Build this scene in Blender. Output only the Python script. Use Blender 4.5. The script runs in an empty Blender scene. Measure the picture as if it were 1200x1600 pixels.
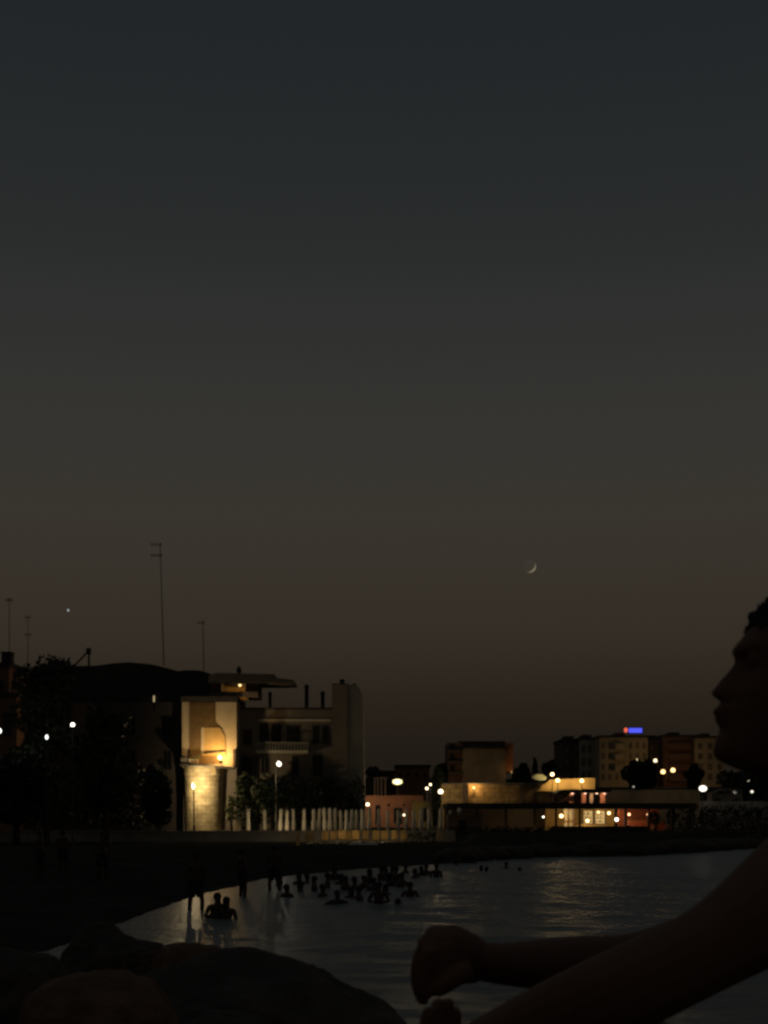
import bpy, bmesh, math, random
import numpy as np
from mathutils import Vector, Matrix, noise

# ------------------------------------------------------------------ camera, sky, sun, exposure
SC = bpy.context.scene
COL = SC.collection
F, H, HOR = 2300.0, 2.5, 1270.0          # focal length in photo pixels, eye height, horizon row
cam_d = bpy.data.cameras.new("camera")
cam = bpy.data.objects.new("camera", cam_d); COL.objects.link(cam)
cam.location = (0, 0, H); cam.rotation_euler = (math.radians(90), 0, 0)
cam_d.lens = F / 1600 * 36; cam_d.sensor_width = 36; cam_d.sensor_fit = 'AUTO'
cam_d.shift_y = (HOR - 800) / 1600
cam_d.clip_start = 0.05; cam_d.clip_end = 60000
cam_d.dof.use_dof = True; cam_d.dof.focus_distance = 110; cam_d.dof.aperture_fstop = 14
SC.camera = cam

def lin(c):
    return tuple(((v/255+0.055)/1.055)**2.4 if v > 10.3 else v/255/12.92 for v in c)

SUN_EL, SUN_AZ = -27.0, 46.0             # the sun has set behind the town, right of the moon
w = bpy.data.worlds.new("World"); SC.world = w; w.use_nodes = True
nt = w.node_tree; nt.nodes.clear()
out = nt.nodes.new('ShaderNodeOutputWorld')
bg1 = nt.nodes.new('ShaderNodeBackground'); bg2 = nt.nodes.new('ShaderNodeBackground')
add = nt.nodes.new('ShaderNodeAddShader')
sky = nt.nodes.new('ShaderNodeTexSky'); sky.sky_type = 'NISHITA'; sky.sun_disc = False
sky.sun_elevation = math.radians(SUN_EL); sky.sun_rotation = math.radians(SUN_AZ)
nt.links.new(sky.outputs[0], bg1.inputs[0]); bg1.inputs[1].default_value = 0.05
tc = nt.nodes.new('ShaderNodeTexCoord'); sep = nt.nodes.new('ShaderNodeSeparateXYZ')
ramp = nt.nodes.new('ShaderNodeValToRGB')
nt.links.new(tc.outputs['Generated'], sep.inputs[0]); nt.links.new(sep.outputs['Z'], ramp.inputs[0])
stops = [(0.0, (28,23,19)), (0.052, (35,28.5,22.5)), (0.082, (42.5,36,28)), (0.112, (50.5,44,36)), (0.167, (56,50.5,43)),
         (0.2165, (55.5,53,47.5)), (0.28, (51,51,49)), (0.35, (44,46,45.5)), (0.483, (30,34.5,37.5)), (0.6, (36,41,45)), (0.75, (46,52,57)), (1.0, (54,60,66))]
el = ramp.color_ramp.elements
el[0].position, el[0].color = stops[0][0], (*lin(stops[0][1]), 1)
el[1].position, el[1].color = stops[-1][0], (*lin(stops[-1][1]), 1)
for p, c in stops[1:-1]:
    e = el.new(p); e.color = (*lin(c), 1)
ramp.color_ramp.interpolation = 'B_SPLINE'
gt = nt.nodes.new('ShaderNodeMath'); gt.operation = 'GREATER_THAN'; gt.inputs[1].default_value = -0.02   # nothing glows below the horizon
nt.links.new(sep.outputs['Z'], gt.inputs[0]); nt.links.new(gt.outputs[0], bg2.inputs[1])
nt.links.new(ramp.outputs[0], bg2.inputs[0])
nt.links.new(bg1.outputs[0], add.inputs[0]); nt.links.new(bg2.outputs[0], add.inputs[1])
nt.links.new(add.outputs[0], out.inputs[0])

sun_d = bpy.data.lights.new("sun", 'SUN'); sun_d.energy = 5.0; sun_d.angle = math.radians(0.5); sun_d.color = (1, 0.86, 0.66)
sun = bpy.data.objects.new("sun", sun_d); COL.objects.link(sun)
_e, _a = math.radians(SUN_EL), math.radians(SUN_AZ)
to_sun = Vector((math.sin(_a)*math.cos(_e), math.cos(_a)*math.cos(_e), math.sin(_e)))
sun.rotation_euler = to_sun.to_track_quat('Z', 'Y').to_euler(); sun.location = (0, 0, 60)

vs = SC.view_settings
vs.view_transform = 'Standard'; vs.look = 'None'; vs.exposure = 0; vs.gamma = 1; vs.use_curve_mapping = False
cy = SC.cycles
cy.use_denoising = True; cy.pixel_filter_type = 'BLACKMAN_HARRIS'; cy.filter_width = 2.7
cy.max_bounces = 5; cy.diffuse_bounces = 3; cy.glossy_bounces = 3; cy.transparent_max_bounces = 6
cy.caustics_reflective = False; cy.caustics_refractive = False

R = random.Random(7)
def X(px, Y): return (px - 600) / F * Y
def Z(py, Y): return H + (HOR - py) / F * Y

# ------------------------------------------------------------------ materials
def mat(name, base, rough=0.8, var=0.25, scale=1.2, bump=0.0, bscale=8.0, metal=0.0, spec=0.3, dirt=None):
    m = bpy.data.materials.new(name); m.use_nodes = True
    n = m.node_tree.nodes; l = m.node_tree.links; b = n['Principled BSDF']
    b.inputs['Roughness'].default_value = rough; b.inputs['Metallic'].default_value = metal
    b.inputs['Specular IOR Level'].default_value = spec
    t = n.new('ShaderNodeTexCoord')
    if var:
        z = n.new('ShaderNodeTexNoise'); z.inputs['Scale'].default_value = scale; z.inputs['Detail'].default_value = 6
        z.inputs['Roughness'].default_value = 0.65
        r = n.new('ShaderNodeValToRGB')
        lo = tuple(max(0, c*(1-var)) for c in base); hi = tuple(min(1, c*(1+var)) for c in base)
        r.color_ramp.elements[0].position = 0.3; r.color_ramp.elements[1].position = 0.7
        r.color_ramp.elements[0].color = (*(dirt or lo), 1); r.color_ramp.elements[1].color = (*hi, 1)
        l.new(t.outputs['Object'], z.inputs['Vector']); l.new(z.outputs['Fac'], r.inputs[0]); l.new(r.outputs[0], b.inputs['Base Color'])
    else:
        b.inputs['Base Color'].default_value = (*base, 1)
    if bump:
        z2 = n.new('ShaderNodeTexNoise'); z2.inputs['Scale'].default_value = bscale; z2.inputs['Detail'].default_value = 5
        bp = n.new('ShaderNodeBump'); bp.inputs['Strength'].default_value = bump; bp.inputs['Distance'].default_value = 0.05
        l.new(t.outputs['Object'], z2.inputs['Vector']); l.new(z2.outputs['Fac'], bp.inputs['Height']); l.new(bp.outputs[0], b.inputs['Normal'])
    return m

def emit(name, col, strength):
    m = bpy.data.materials.new(name); m.use_nodes = True
    n = m.node_tree.nodes; n.clear(); l = m.node_tree.links
    o = n.new('ShaderNodeOutputMaterial'); e = n.new('ShaderNodeEmission')
    e.inputs[0].default_value = (*col, 1); e.inputs[1].default_value = strength
    l.new(e.outputs[0], o.inputs[0]); return m

def stone_mat(name, c1, c2, mortar, sc=1.0, bw=0.5, bh=0.25):
    m = mat(name, c1, 0.9, 0.2, 2.0)
    n = m.node_tree.nodes; l = m.node_tree.links; b = n['Principled BSDF']
    t = n.new('ShaderNodeTexCoord'); mp = n.new('ShaderNodeMapping'); mp.inputs['Rotation'].default_value = (math.radians(90), 0, 0)
    br = n.new('ShaderNodeTexBrick'); br.inputs['Scale'].default_value = sc
    br.inputs['Color1'].default_value = (*c1, 1); br.inputs['Color2'].default_value = (*c2, 1); br.inputs['Mortar'].default_value = (*mortar, 1)
    br.inputs['Brick Width'].default_value = bw; br.inputs['Row Height'].default_value = bh; br.inputs['Mortar Size'].default_value = 0.018
    no = n.new('ShaderNodeTexNoise'); no.inputs['Scale'].default_value = 1.7; no.inputs['Detail'].default_value = 8
    mx = n.new('ShaderNodeMixRGB'); mx.blend_type = 'MULTIPLY'; mx.inputs[0].default_value = 0.75
    rr = n.new('ShaderNodeValToRGB'); rr.color_ramp.elements[0].position = 0.35; rr.color_ramp.elements[1].position = 0.62
    rr.color_ramp.elements[0].color = (0.45, 0.42, 0.38, 1)
    l.new(t.outputs['UV'] if False else t.outputs['Object'], mp.inputs[0]); l.new(mp.outputs[0], br.inputs['Vector'])
    l.new(t.outputs['Object'], no.inputs['Vector']); l.new(no.outputs['Fac'], rr.inputs[0])
    l.new(br.outputs['Color'], mx.inputs[1]); l.new(rr.outputs[0], mx.inputs[2]); l.new(mx.outputs[0], b.inputs['Base Color'])
    bp = n.new('ShaderNodeBump'); bp.inputs['Strength'].default_value = 0.5; bp.inputs['Distance'].default_value = 0.04
    l.new(br.outputs['Fac'], bp.inputs['Height']); bp.invert = True; l.new(bp.outputs[0], b.inputs['Normal'])
    return m

M = {}
M['cream'] = mat('cream plaster', (0.50, 0.41, 0.27), 0.9, 0.12, 0.9, 0.2, 6)
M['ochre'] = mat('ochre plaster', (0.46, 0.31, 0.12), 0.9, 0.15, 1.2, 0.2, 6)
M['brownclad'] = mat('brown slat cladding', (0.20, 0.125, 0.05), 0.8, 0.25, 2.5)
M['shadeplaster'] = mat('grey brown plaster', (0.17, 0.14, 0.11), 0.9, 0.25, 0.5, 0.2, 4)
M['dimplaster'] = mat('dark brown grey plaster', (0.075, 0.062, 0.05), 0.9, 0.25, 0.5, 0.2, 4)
M['paleplaster'] = mat('pale grey plaster', (0.46, 0.40, 0.30), 0.9, 0.2, 0.6, 0.2, 4)
M['darkroof'] = mat('dark roof', (0.05, 0.045, 0.04), 0.9, 0.3, 1)
M['pink'] = mat('pink plaster', (0.44, 0.20, 0.12), 0.9, 0.2, 0.8)
M['olive'] = mat('olive yellow plaster', (0.26, 0.20, 0.07), 0.9, 0.25, 0.8)
M['terracotta'] = mat('terracotta plaster', (0.24, 0.12, 0.06), 0.9, 0.2, 0.5)
M['tan'] = mat('tan plaster', (0.48, 0.37, 0.22), 0.9, 0.2, 0.35)
M['blockbrown'] = mat('brown render', (0.34, 0.24, 0.13), 0.9, 0.3, 0.35)
M['redbrown'] = mat('red brown render', (0.20, 0.105, 0.065), 0.9, 0.2, 0.4)
M['darkbrown'] = mat('dark brown render', (0.12, 0.085, 0.06), 0.9, 0.25, 0.4)
M['orange'] = mat('orange render', (0.5, 0.2, 0.09), 0.9, 0.15, 0.5)
M['concrete'] = mat('weathered concrete', (0.22, 0.2, 0.17), 0.9, 0.3, 0.8, 0.3, 5)
M['frame'] = mat('dark window frame', (0.05, 0.045, 0.04), 0.5, 0)
M['paleframe'] = mat('pale window frame', (0.35, 0.32, 0.27), 0.6, 0)
M['glass'] = mat('dark glass', (0.012, 0.012, 0.012), 0.12, 0, spec=0.5)
M['dullglass'] = mat('dull curtained glass', (0.25, 0.19, 0.11), 0.5, 0.3, 1)
M['metal'] = mat('dark painted metal', (0.04, 0.04, 0.04), 0.5, 0.2, 5, metal=0.3)
M['galv'] = mat('galvanised metal', (0.2, 0.2, 0.2), 0.5, 0.2, 5, metal=0.6)
M['wood'] = mat('weathered wood', (0.12, 0.08, 0.05), 0.8, 0.3, 4)
M['redwood'] = mat('red stained wood', (0.32, 0.09, 0.035), 0.6, 0.3, 3)
M['canvas'] = mat('white canvas', (0.66, 0.60, 0.48), 0.9, 0.12, 5, 0.3, 10)
M['sling'] = mat('yellow ochre sling fabric', (0.75, 0.56, 0.27), 0.9, 0.15, 4)
M['towel'] = mat('pale towel', (0.55, 0.47, 0.36), 0.95, 0.15, 6)
M['bark'] = mat('bark', (0.05, 0.035, 0.025), 0.95, 0.3, 6, 0.5, 12)
M['leafdark'] = mat('dark green leaves', (0.024, 0.032, 0.013), 0.7, 0.4, 1.5)
M['leafolive'] = mat('olive green leaves', (0.10, 0.11, 0.045), 0.7, 0.4, 1.5)
M['leafbright'] = mat('green leaves', (0.09, 0.13, 0.03), 0.7, 0.4, 1.5)
M['skin'] = mat('tanned skin', (0.17, 0.075, 0.04), 0.6, 0.12, 6, 0.05, 60, spec=0.3)
M['skindim'] = mat('wet tanned skin', (0.07, 0.036, 0.024), 0.5, 0.15, 5)
M['hair'] = mat('dark brown hair', (0.018, 0.012, 0.009), 0.7, 0.4, 30, 0.6, 60)
M['darkcloth'] = mat('dark cloth', (0.03, 0.025, 0.03), 0.9, 0.2, 8)
M['rock'] = mat('dark weathered rock', (0.075, 0.054, 0.04), 0.95, 0.45, 3.0, 0.9, 9)
M['rockred'] = mat('reddish weathered rock', (0.17, 0.09, 0.052), 0.95, 0.45, 4.0, 0.9, 12)
M['sand'] = mat('damp dark sand', (0.044, 0.041, 0.029), 0.95, 0.35, 0.25, 0.6, 1.5, spec=0.0)
M['backlit'] = emit('backlit shelf panel', (1.0, 0.66, 0.24), 0.62)
M['bluesign'] = emit('backlit blue panel', (0.10, 0.12, 1.0), 0.95)
M['redsign'] = emit('backlit red panel', (1.0, 0.16, 0.09), 0.9)
M['stone'] = stone_mat('bastion stone blocks', (0.52, 0.43, 0.25), (0.43, 0.35, 0.20), (0.26, 0.20, 0.12), 1.0, 0.75, 0.36)
M['wallstone'] = stone_mat('retaining wall stone', (0.44, 0.31, 0.14), (0.36, 0.24, 0.11), (0.14, 0.1, 0.06), 1.0, 1.0, 0.45)

def water_mat():
    m = bpy.data.materials.new('sea water'); m.use_nodes = True
    n = m.node_tree.nodes; l = m.node_tree.links; b = n['Principled BSDF']
    b.inputs['Base Color'].default_value = (0.19, 0.20, 0.178, 1); b.inputs['Roughness'].default_value = 0.33
    b.inputs['IOR'].default_value = 1.33
    t = n.new('ShaderNodeTexCoord'); mp = n.new('ShaderNodeMapping'); mp.inputs['Scale'].default_value = (0.55, 1.0, 1)
    z = n.new('ShaderNodeTexNoise'); z.inputs['Scale'].default_value = 4.2; z.inputs['Detail'].default_value = 8; z.inputs['Roughness'].default_value = 0.6
    bp = n.new('ShaderNodeBump'); bp.inputs['Strength'].default_value = 1.0; bp.inputs['Distance'].default_value = 0.20
    l.new(t.outputs['Object'], mp.inputs[0]); l.new(mp.outputs[0], z.inputs['Vector']); l.new(z.outputs['Fac'], bp.inputs['Height']); l.new(bp.outputs[0], b.inputs['Normal'])
    return m
M['water'] = water_mat()

WARM = (1.0, 0.60, 0.22); CREAM = (1.0, 0.76, 0.42); WHITE = (1.0, 0.90, 0.72); COOL = (0.9, 1.0, 0.9); PINK = (1.0, 0.55, 0.36)
_em = {}
def bulb(col, s):                                       # glowing lamp glass that lets the lamp's own light out
    k = (col, s)
    if k not in _em:
        m = emit('glowing lamp glass', col, s); n = m.node_tree.nodes; l = m.node_tree.links
        a = n.new('ShaderNodeAddShader'); t = n.new('ShaderNodeBsdfTransparent')
        e = [q for q in n if q.type == 'EMISSION'][0]; o = [q for q in n if q.type == 'OUTPUT_MATERIAL'][0]
        l.new(e.outputs[0], a.inputs[0]); l.new(t.outputs[0], a.inputs[1]); l.new(a.outputs[0], o.inputs[0]); m.cycles.emission_sampling = 'NONE'
        _em[k] = m
    return _em[k]
LAMP_GAIN = 1.6
def lamp_light(t, p, watts, col, radius):
    d = bpy.data.lights.new('lamp_light', 'POINT'); d.energy = watts; d.color = col; d.shadow_soft_size = radius
    o = bpy.data.objects.new('lamp_light', d); COL.objects.link(o); o.parent = t; o.location = Vector(p) - world_of(t)

# ------------------------------------------------------------------ mesh helpers
class MB:
    def __init__(s): s.v = []; s.f = []
    def add(s, vs_, fs):
        o = len(s.v); s.v += [tuple(v) for v in vs_]; s.f += [tuple(i+o for i in f) for f in fs]; return s
    def box(s, x0, x1, y0, y1, z0, z1):
        v = [(x0,y0,z0),(x1,y0,z0),(x1,y1,z0),(x0,y1,z0),(x0,y0,z1),(x1,y0,z1),(x1,y1,z1),(x0,y1,z1)]
        return s.add(v, [(0,3,2,1),(4,5,6,7),(0,1,5,4),(1,2,6,5),(2,3,7,6),(3,0,4,7)])
    def pbox(s, px0, px1, py0, py1, Y, y0, y1):           # front outline read off the photo at distance Y
        return s.box(X(px0,Y), X(px1,Y), y0, y1, Z(py1,Y), Z(py0,Y))
    def tube(s, pts, radii, n=10, cap=True):
        pts = [Vector(p) for p in pts]; rings = []
        for i, p in enumerate(pts):
            d = (pts[min(i+1, len(pts)-1)] - pts[max(i-1, 0)]).normalized()
            a = d.cross(Vector((0,0,1)) if abs(d.z) < 0.95 else Vector((1,0,0))).normalized(); b = d.cross(a)
            rings.append([p + (a*math.cos(2*math.pi*k/n) + b*math.sin(2*math.pi*k/n))*radii[i] for k in range(n)])
        v = [q for r in rings for q in r]; f = []
        for i in range(len(pts)-1):
            for k in range(n):
                f.append((i*n+k, i*n+(k+1)%n, (i+1)*n+(k+1)%n, (i+1)*n+k))
        if cap:
            f.append(tuple(range(n-1, -1, -1))); f.append(tuple((len(pts)-1)*n + k for k in range(n)))
        return s.add(v, f)
    def prism(s, poly, y0, y1):                            # poly in (x, z), extruded along y
        n = len(poly); v = [(x, y0, z) for x, z in poly] + [(x, y1, z) for x, z in poly]
        f = [tuple(range(n)), tuple(range(2*n-1, n-1, -1))] + [(i, i+n, (i+1)%n+n, (i+1)%n) for i in range(n)]
        return s.add(v, f)
    def ball(s, c, r, n=12, m=8, sq=(1,1,1)):
        v = [(c[0], c[1], c[2]+r*sq[2])]; f = []
        for i in range(1, m):
            t = math.pi*i/m
            for k in range(n):
                a = 2*math.pi*k/n
                v.append((c[0]+r*sq[0]*math.sin(t)*math.cos(a), c[1]+r*sq[1]*math.sin(t)*math.sin(a), c[2]+r*sq[2]*math.cos(t)))
        v.append((c[0], c[1], c[2]-r*sq[2])); L = len(v)-1
        for k in range(n):
            f.append((0, 1+k, 1+(k+1)%n)); f.append((L, L-n+(k+1)%n, L-n+k))
            for i in range(m-2):
                a = 1+i*n; f.append((a+k, a+n+k, a+n+(k+1)%n, a+(k+1)%n))
        return s.add(v, f)
    def build(s, name, material, parent=None, smooth=False, bevel=0):
        me = bpy.data.meshes.new(name)
        org = Vector((0,0,0))
        if parent is not None: org = world_of(parent)
        me.from_pydata([Vector(v) - org for v in s.v], [], s.f)
        bm = bmesh.new(); bm.from_mesh(me)
        if bevel: bmesh.ops.bevel(bm, geom=bm.edges[:], offset=bevel, segments=2, affect='EDGES', profile=0.6)
        bmesh.ops.recalc_face_normals(bm, faces=bm.faces); bm.to_mesh(me); bm.free()
        me.materials.append(material)
        if smooth: me.polygons.foreach_set('use_smooth', [True]*len(me.polygons))
        o = bpy.data.objects.new(name, me); COL.objects.link(o)
        if parent is not None: o.parent = parent
        return o

def world_of(o):
    p = Vector((0,0,0))
    while o is not None:
        p = p + Vector(o.location); o = o.parent
    return p

def tag(o, label=None, cat=None, group=None, kind=None):
    if label: o['label'] = label
    if cat: o['category'] = cat
    if group: o['group'] = group
    if kind: o['kind'] = kind
    return o
def thing(name, label, cat, loc, group=None):
    o = bpy.data.objects.new(name, None); COL.objects.link(o); o.location = loc; o.empty_display_size = 0.3
    return tag(o, label, cat, group)
def copy_tree(o, parent=None):
    c = o.copy(); COL.objects.link(c); c.parent = parent
    for ch in list(o.children): copy_tree(ch, c)
    return c

# ------------------------------------------------------------------ terrain: one sheet from the rocks to the horizon
SEA = np.array([(2.7,-200),(2.7,3),(1.8,6.3),(-0.3,7.4),(-2.6,11),(-5.6,16.5),(-6.2,24),(-5.9,33.8),(-5.7,39.7),(-5.4,46),(-4.4,56.4),(-1.1,65.3),(2.8,71.9),
                (8.2,82),(14.7,84.6),(27.8,106),(45,112),(90,118),(400,125),(900,125),(900,-200)], float)
def sdist(x, y):
    x = np.asarray(x, float); y = np.asarray(y, float)
    ins = np.zeros(x.shape, bool); dm = np.full(x.shape, 1e9); n = len(SEA)
    for i in range(n):
        x0, y0 = SEA[i]; x1, y1 = SEA[(i+1) % n]
        c = ((y0 > y) != (y1 > y)) & (x < (x1-x0)*(y-y0)/((y1-y0) if y1 != y0 else 1e-9) + x0)
        ins ^= c
        dx, dy = x1-x0, y1-y0; t = np.clip(((x-x0)*dx+(y-y0)*dy)/(dx*dx+dy*dy), 0, 1)
        dm = np.minimum(dm, np.hypot(x-x0-t*dx, y-y0-t*dy))
    return np.where(ins, -dm, dm)
def sst(a, b, v):
    t = np.clip((v-a)/(b-a), 0, 1); return t*t*(3-2*t)
def ground(x, y):
    x = np.asarray(x, float); y = np.asarray(y, float); d = sdist(x, y)
    land = np.minimum(d*0.10, 0.22)
    terrace = np.where(x < 7, sst(116.3, 117.3, y), sst(2, 14, d)*sst(80, 95, y))
    land = land + 0.72*terrace
    hill = np.where(x > 5.5, sst(151.2, 152.4, y)*3.95, 0) * sst(5.5, 7.5, x) + sst(158, 220, y)*4.0*(1-sst(5.5,7.5,x)) + sst(170, 270, y)*2.2 + sst(250, 1400, y)*26
    land = land + hill
    prom = np.minimum(np.maximum(d, 0)*0.75, 1.62) * (1-sst(5, 17, y)) * sst(-14, -7, x)
    land = np.maximum(land, prom) + np.where(y < 20, 0.05*np.sin(x*5.1+y*2)*np.sin(y*4.3-x), 0)*(d > 0.3)
    bed = -(1.0*sst(0, 2.6, -d) + np.minimum(0.02*np.maximum(-d, 0), 1.2))
    return np.where(d > 0, land, bed)
def G(x, y): return float(ground(np.array([x]), np.array([y]))[0])

def grid_obj(name, xs, ys, zf, material, smooth=True):
    gx, gy = np.meshgrid(xs, ys); gz = zf(gx, gy)
    v = np.stack([gx, gy, gz], -1).reshape(-1, 3); nx, ny = len(xs), len(ys)
    i = (np.arange(ny-1)[:, None]*nx + np.arange(nx-1)[None]).ravel()
    f = np.stack([i, i+1, i+nx+1, i+nx], -1)
    me = bpy.data.meshes.new(name); me.from_pydata(v.tolist(), [], f.tolist()); me.materials.append(material)
    if smooth: me.polygons.foreach_set('use_smooth', [True]*len(me.polygons))
    o = bpy.data.objects.new(name, me); COL.objects.link(o); return o
xs = np.array([-4500,-2500,-1200,-700,-400,-250,-160,-110,-80] + list(np.arange(-60, 61, 1.0)) + [70,90,120,170,260,420,700,1200,2500,4500])
ys = np.array([-300,-200,-120,-70,-40] + list(np.arange(-20, 20, 0.5)) + list(np.arange(20, 176, 1.0)) + [180,190,200,215,230,250,270,300,350,420,520,700,950,1300,1800,2600,4500])
tag(grid_obj('ground', xs, ys, ground, M['sand']), kind='structure')

def waves(x, y):
    z = np.zeros_like(x)
    rr = np.random.RandomState(3)
    for k in range(26):
        wl = 0.9*1.17**k * 0.55; a = math.radians(rr.normal(80, 26)); ph = rr.uniform(0, 6.28)
        amp = 0.0062*wl**0.7 if wl < 3 else 0.0062*3**0.7*(3/wl)**0.9
        z = z + amp*np.sin(2*math.pi*(x*math.cos(a)+y*math.sin(a))/wl + ph + 0.7*np.sin(x*0.21+k))
    fade = np.clip((y-6)/6, 0, 1)*np.clip((130-y)/20, 0, 1)
    return z*0.75*fade*(0.25+0.75*np.clip(-sdist(x, y)/6, 0, 1))
wxs = np.array([-70,-40,-20,-12] + list(np.arange(-8, 36, 0.25)) + [38,42,50,65,90,140,250,500,900])
wys = np.array([-200,-80,-20,0,4] + list(np.arange(6, 60, 0.22)) + list(np.arange(60, 122, 0.4)) + [124])
def seaz(x, y): return waves(x, y)
tag(grid_obj('sea', wxs, wys, seaz, M['water']), kind='structure')

# ------------------------------------------------------------------ moon and planet
def sky_dir(px, py, D):
    v = Vector(((px-600)/F, 1, (HOR-py)/F)); return Vector((0,0,H)) + v*D
def moon():
    D = 9000.0; c = sky_dir(827.5, 884.5, D); r = 10.0/F*D
    m = bpy.data.materials.new('moon dust'); m.use_nodes = True; n = m.node_tree.nodes; n.clear(); l = m.node_tree.links
    o = n.new('ShaderNodeOutputMaterial'); d = n.new('ShaderNodeBsdfDiffuse'); t = n.new('ShaderNodeBsdfTransparent'); a = n.new('ShaderNodeAddShader')
    nz = n.new('ShaderNodeTexNoise'); nz.inputs['Scale'].default_value = 0.04; rp = n.new('ShaderNodeValToRGB')
    rp.color_ramp.elements[0].color = (0.22,0.205,0.175,1); rp.color_ramp.elements[1].color = (0.30,0.28,0.24,1)
    l.new(nz.outputs['Fac'], rp.inputs[0]); l.new(rp.outputs[0], d.inputs[0])
    ge = n.new('ShaderNodeNewGeometry'); mx = n.new('ShaderNodeMixShader'); t2 = n.new('ShaderNodeBsdfTransparent')
    l.new(d.outputs[0], a.inputs[0]); l.new(t.outputs[0], a.inputs[1])
    l.new(ge.outputs['Backfacing'], mx.inputs[0]); l.new(a.outputs[0], mx.inputs[1]); l.new(t2.outputs[0], mx.inputs[2]); l.new(mx.outputs[0], o.inputs[0])   # the lit air in front adds to it
    b = MB(); b.ball((0,0,0), r, 48, 32); ob = b.build('moon', m, smooth=True); ob.location = c
    tag(ob, 'thin crescent moon low in the dusk sky over the town', 'moon')
    p = MB(); p.ball((0,0,0), 1.6/F*D, 12, 8, (1,1,1.35)); q = p.build('planet', emit('planet light', (0.75,0.85,0.80), 0.42), smooth=True)
    q.location = sky_dir(106.5, 953.5, D)
    tag(q, 'tiny bright evening planet above the left rooftops', 'planet')
moon()

# ------------------------------------------------------------------ windows and facades
def window(parent, x0, x1, z0, z1, y, frame='frame', pane='glass', bars=1):
    t = min(0.08, (x1-x0)*0.12)
    b = MB()
    b.box(x0, x0+t, y-0.06, y+0.05, z0, z1); b.box(x1-t, x1, y-0.06, y+0.05, z0, z1)
    b.box(x0+t, x1-t, y-0.06, y+0.05, z1-t, z1); b.box(x0+t, x1-t, y-0.09, y+0.05, z0, z0+t)
    for k in range(bars):
        cx = x0 + (x1-x0)*(k+1)/(bars+1); b.box(cx-t/3, cx+t/3, y-0.05, y+0.05, z0+t, z1-t)
    wdw = b.build('window', M[frame] if isinstance(frame, str) else frame, parent)
    p = MB(); p.box(x0+t*0.5, x1-t*0.5, y-0.022, y+0.03, z0+t*0.5, z1-t*0.5)
    p.build('pane', M[pane] if isinstance(pane, str) else pane, wdw)
    return wdw
def pwin(parent, px0, px1, py0, py1, Y, **k): return window(parent, X(px0,Y), X(px1,Y), Z(py1,Y), Z(py0,Y), Y, **k)

def block(name, label, cat, px0, px1, py0, Y, depth, wall, rows=0, cols=0, roofh=0.35, group=None, base=None, balcony=None, winpy=None, roofmat='darkroof', pane='glass', frame='frame', roof_over=0.2):
    x0, x1 = X(px0,Y), X(px1,Y); zt = Z(py0,Y); zb = (G((x0+x1)/2, Y)-0.5) if base is None else base
    t = thing(name, label, cat, ((x0+x1)/2, Y, zb+0.5), group)
    b = MB(); b.box(x0, x1, Y, Y+depth, zb, zt-roofh); b.build('wall', M[wall], t)
    r = MB(); r.box(x0-roof_over, x1+roof_over, Y-roof_over, Y+depth+roof_over, zt-roofh, zt); r.build('roof', M[roofmat], t)
    if rows:
        z_hi = zt-roofh-0.5; z_lo = zb+1.0 if winpy is None else Z(winpy, Y)
        fh = (z_hi-z_lo)/rows; fw = (x1-x0)/cols
        for i in range(rows):
            for j in range(cols):
                cx = x0+fw*(j+0.5); cz = z_lo+fh*(i+0.5)
                window(t, cx-fw*0.22, cx+fw*0.22, cz-fh*0.28, cz+fh*0.28, Y, frame, pane)
            if balcony and balcony[0] <= i:
                a, c = x0+(x1-x0)*balcony[1], x0+(x1-x0)*balcony[2]
                bb = MB(); zz = z_lo+fh*(i+0.5)-fh*0.34
                bb.box(a, c, Y-1.1, Y-0.004, zz-0.18, zz); bb.box(a, c, Y-1.1, Y-0.98, zz, zz+0.95)
                bb.box(a, a+0.1, Y-0.98, Y-0.004, zz, zz+0.95); bb.box(c-0.1, c, Y-0.98, Y-0.004, zz, zz+0.95)
                bb.build('balcony', M[wall], t)
    return t

# ------------------------------------------------------------------ lamps
def post_lamp(label, px, py, Y, r, col, s, base=None, group='street lamps of the town', name='street_lamp', poler=0.05, sq=(1,1,1)):
    wt = 39.5*s*2.2*(0.68*r)**2*LAMP_GAIN; r *= 0.66; s = min(2.6, max(0.5, s*0.35))
    x, z = X(px,Y), Z(py,Y); zb = G(x, Y) if base is None else base
    t = thing(name, label, 'street lamp', (x, Y, zb), group)
    p = MB(); p.tube([(x,Y,zb),(x,Y,zb+0.5),(x,Y,zb+0.52),(x,Y,z-r*0.9)], [poler*1.9, poler*1.7, poler, poler*0.8]); p.build('pole', M['metal'], t)
    c = MB(); c.tube([(x,Y,z-r*1.12),(x,Y,z-r*0.8)], [r*0.35, r*0.55]); c.build('lamp_collar', M['metal'], t)
    g = MB(); g.ball((x,Y,z), r, 16, 10, sq); g.build('lamp_globe', bulb(col, s), t, smooth=True); lamp_light(t, (x,Y,z), wt, col, r*0.7)
    return t
def wall_lamp(label, px, py, Y, r, col, s, wall_y, group='lamps fixed to walls', side=0):
    wt = 39.5*s*2.2*(0.68*r)**2*LAMP_GAIN; r *= 0.66; s = min(2.6, max(0.5, s*0.35))
    x, z = X(px,Y), Z(py,Y)
    t = thing('wall_lamp', label, 'wall lamp', (x, Y, z), group)
    p = MB(); p.tube([(x+side,wall_y-0.02,z-r*1.6),(x+side*0.4,(Y+wall_y)/2,z-r*1.7),(x,Y,z-r*1.05)], [0.035,0.03,0.03]); p.tube([(x+side,wall_y-0.05,z-r*1.6),(x+side,wall_y,z-r*1.6)], [0.12,0.12]); p.build('bracket', M['metal'], t)
    g = MB(); g.ball((x,Y,z), r, 16, 10); g.build('lamp_globe', bulb(col, s), t, smooth=True); lamp_light(t, (x,Y,z), wt, col, r*0.7)
    return t
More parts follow.
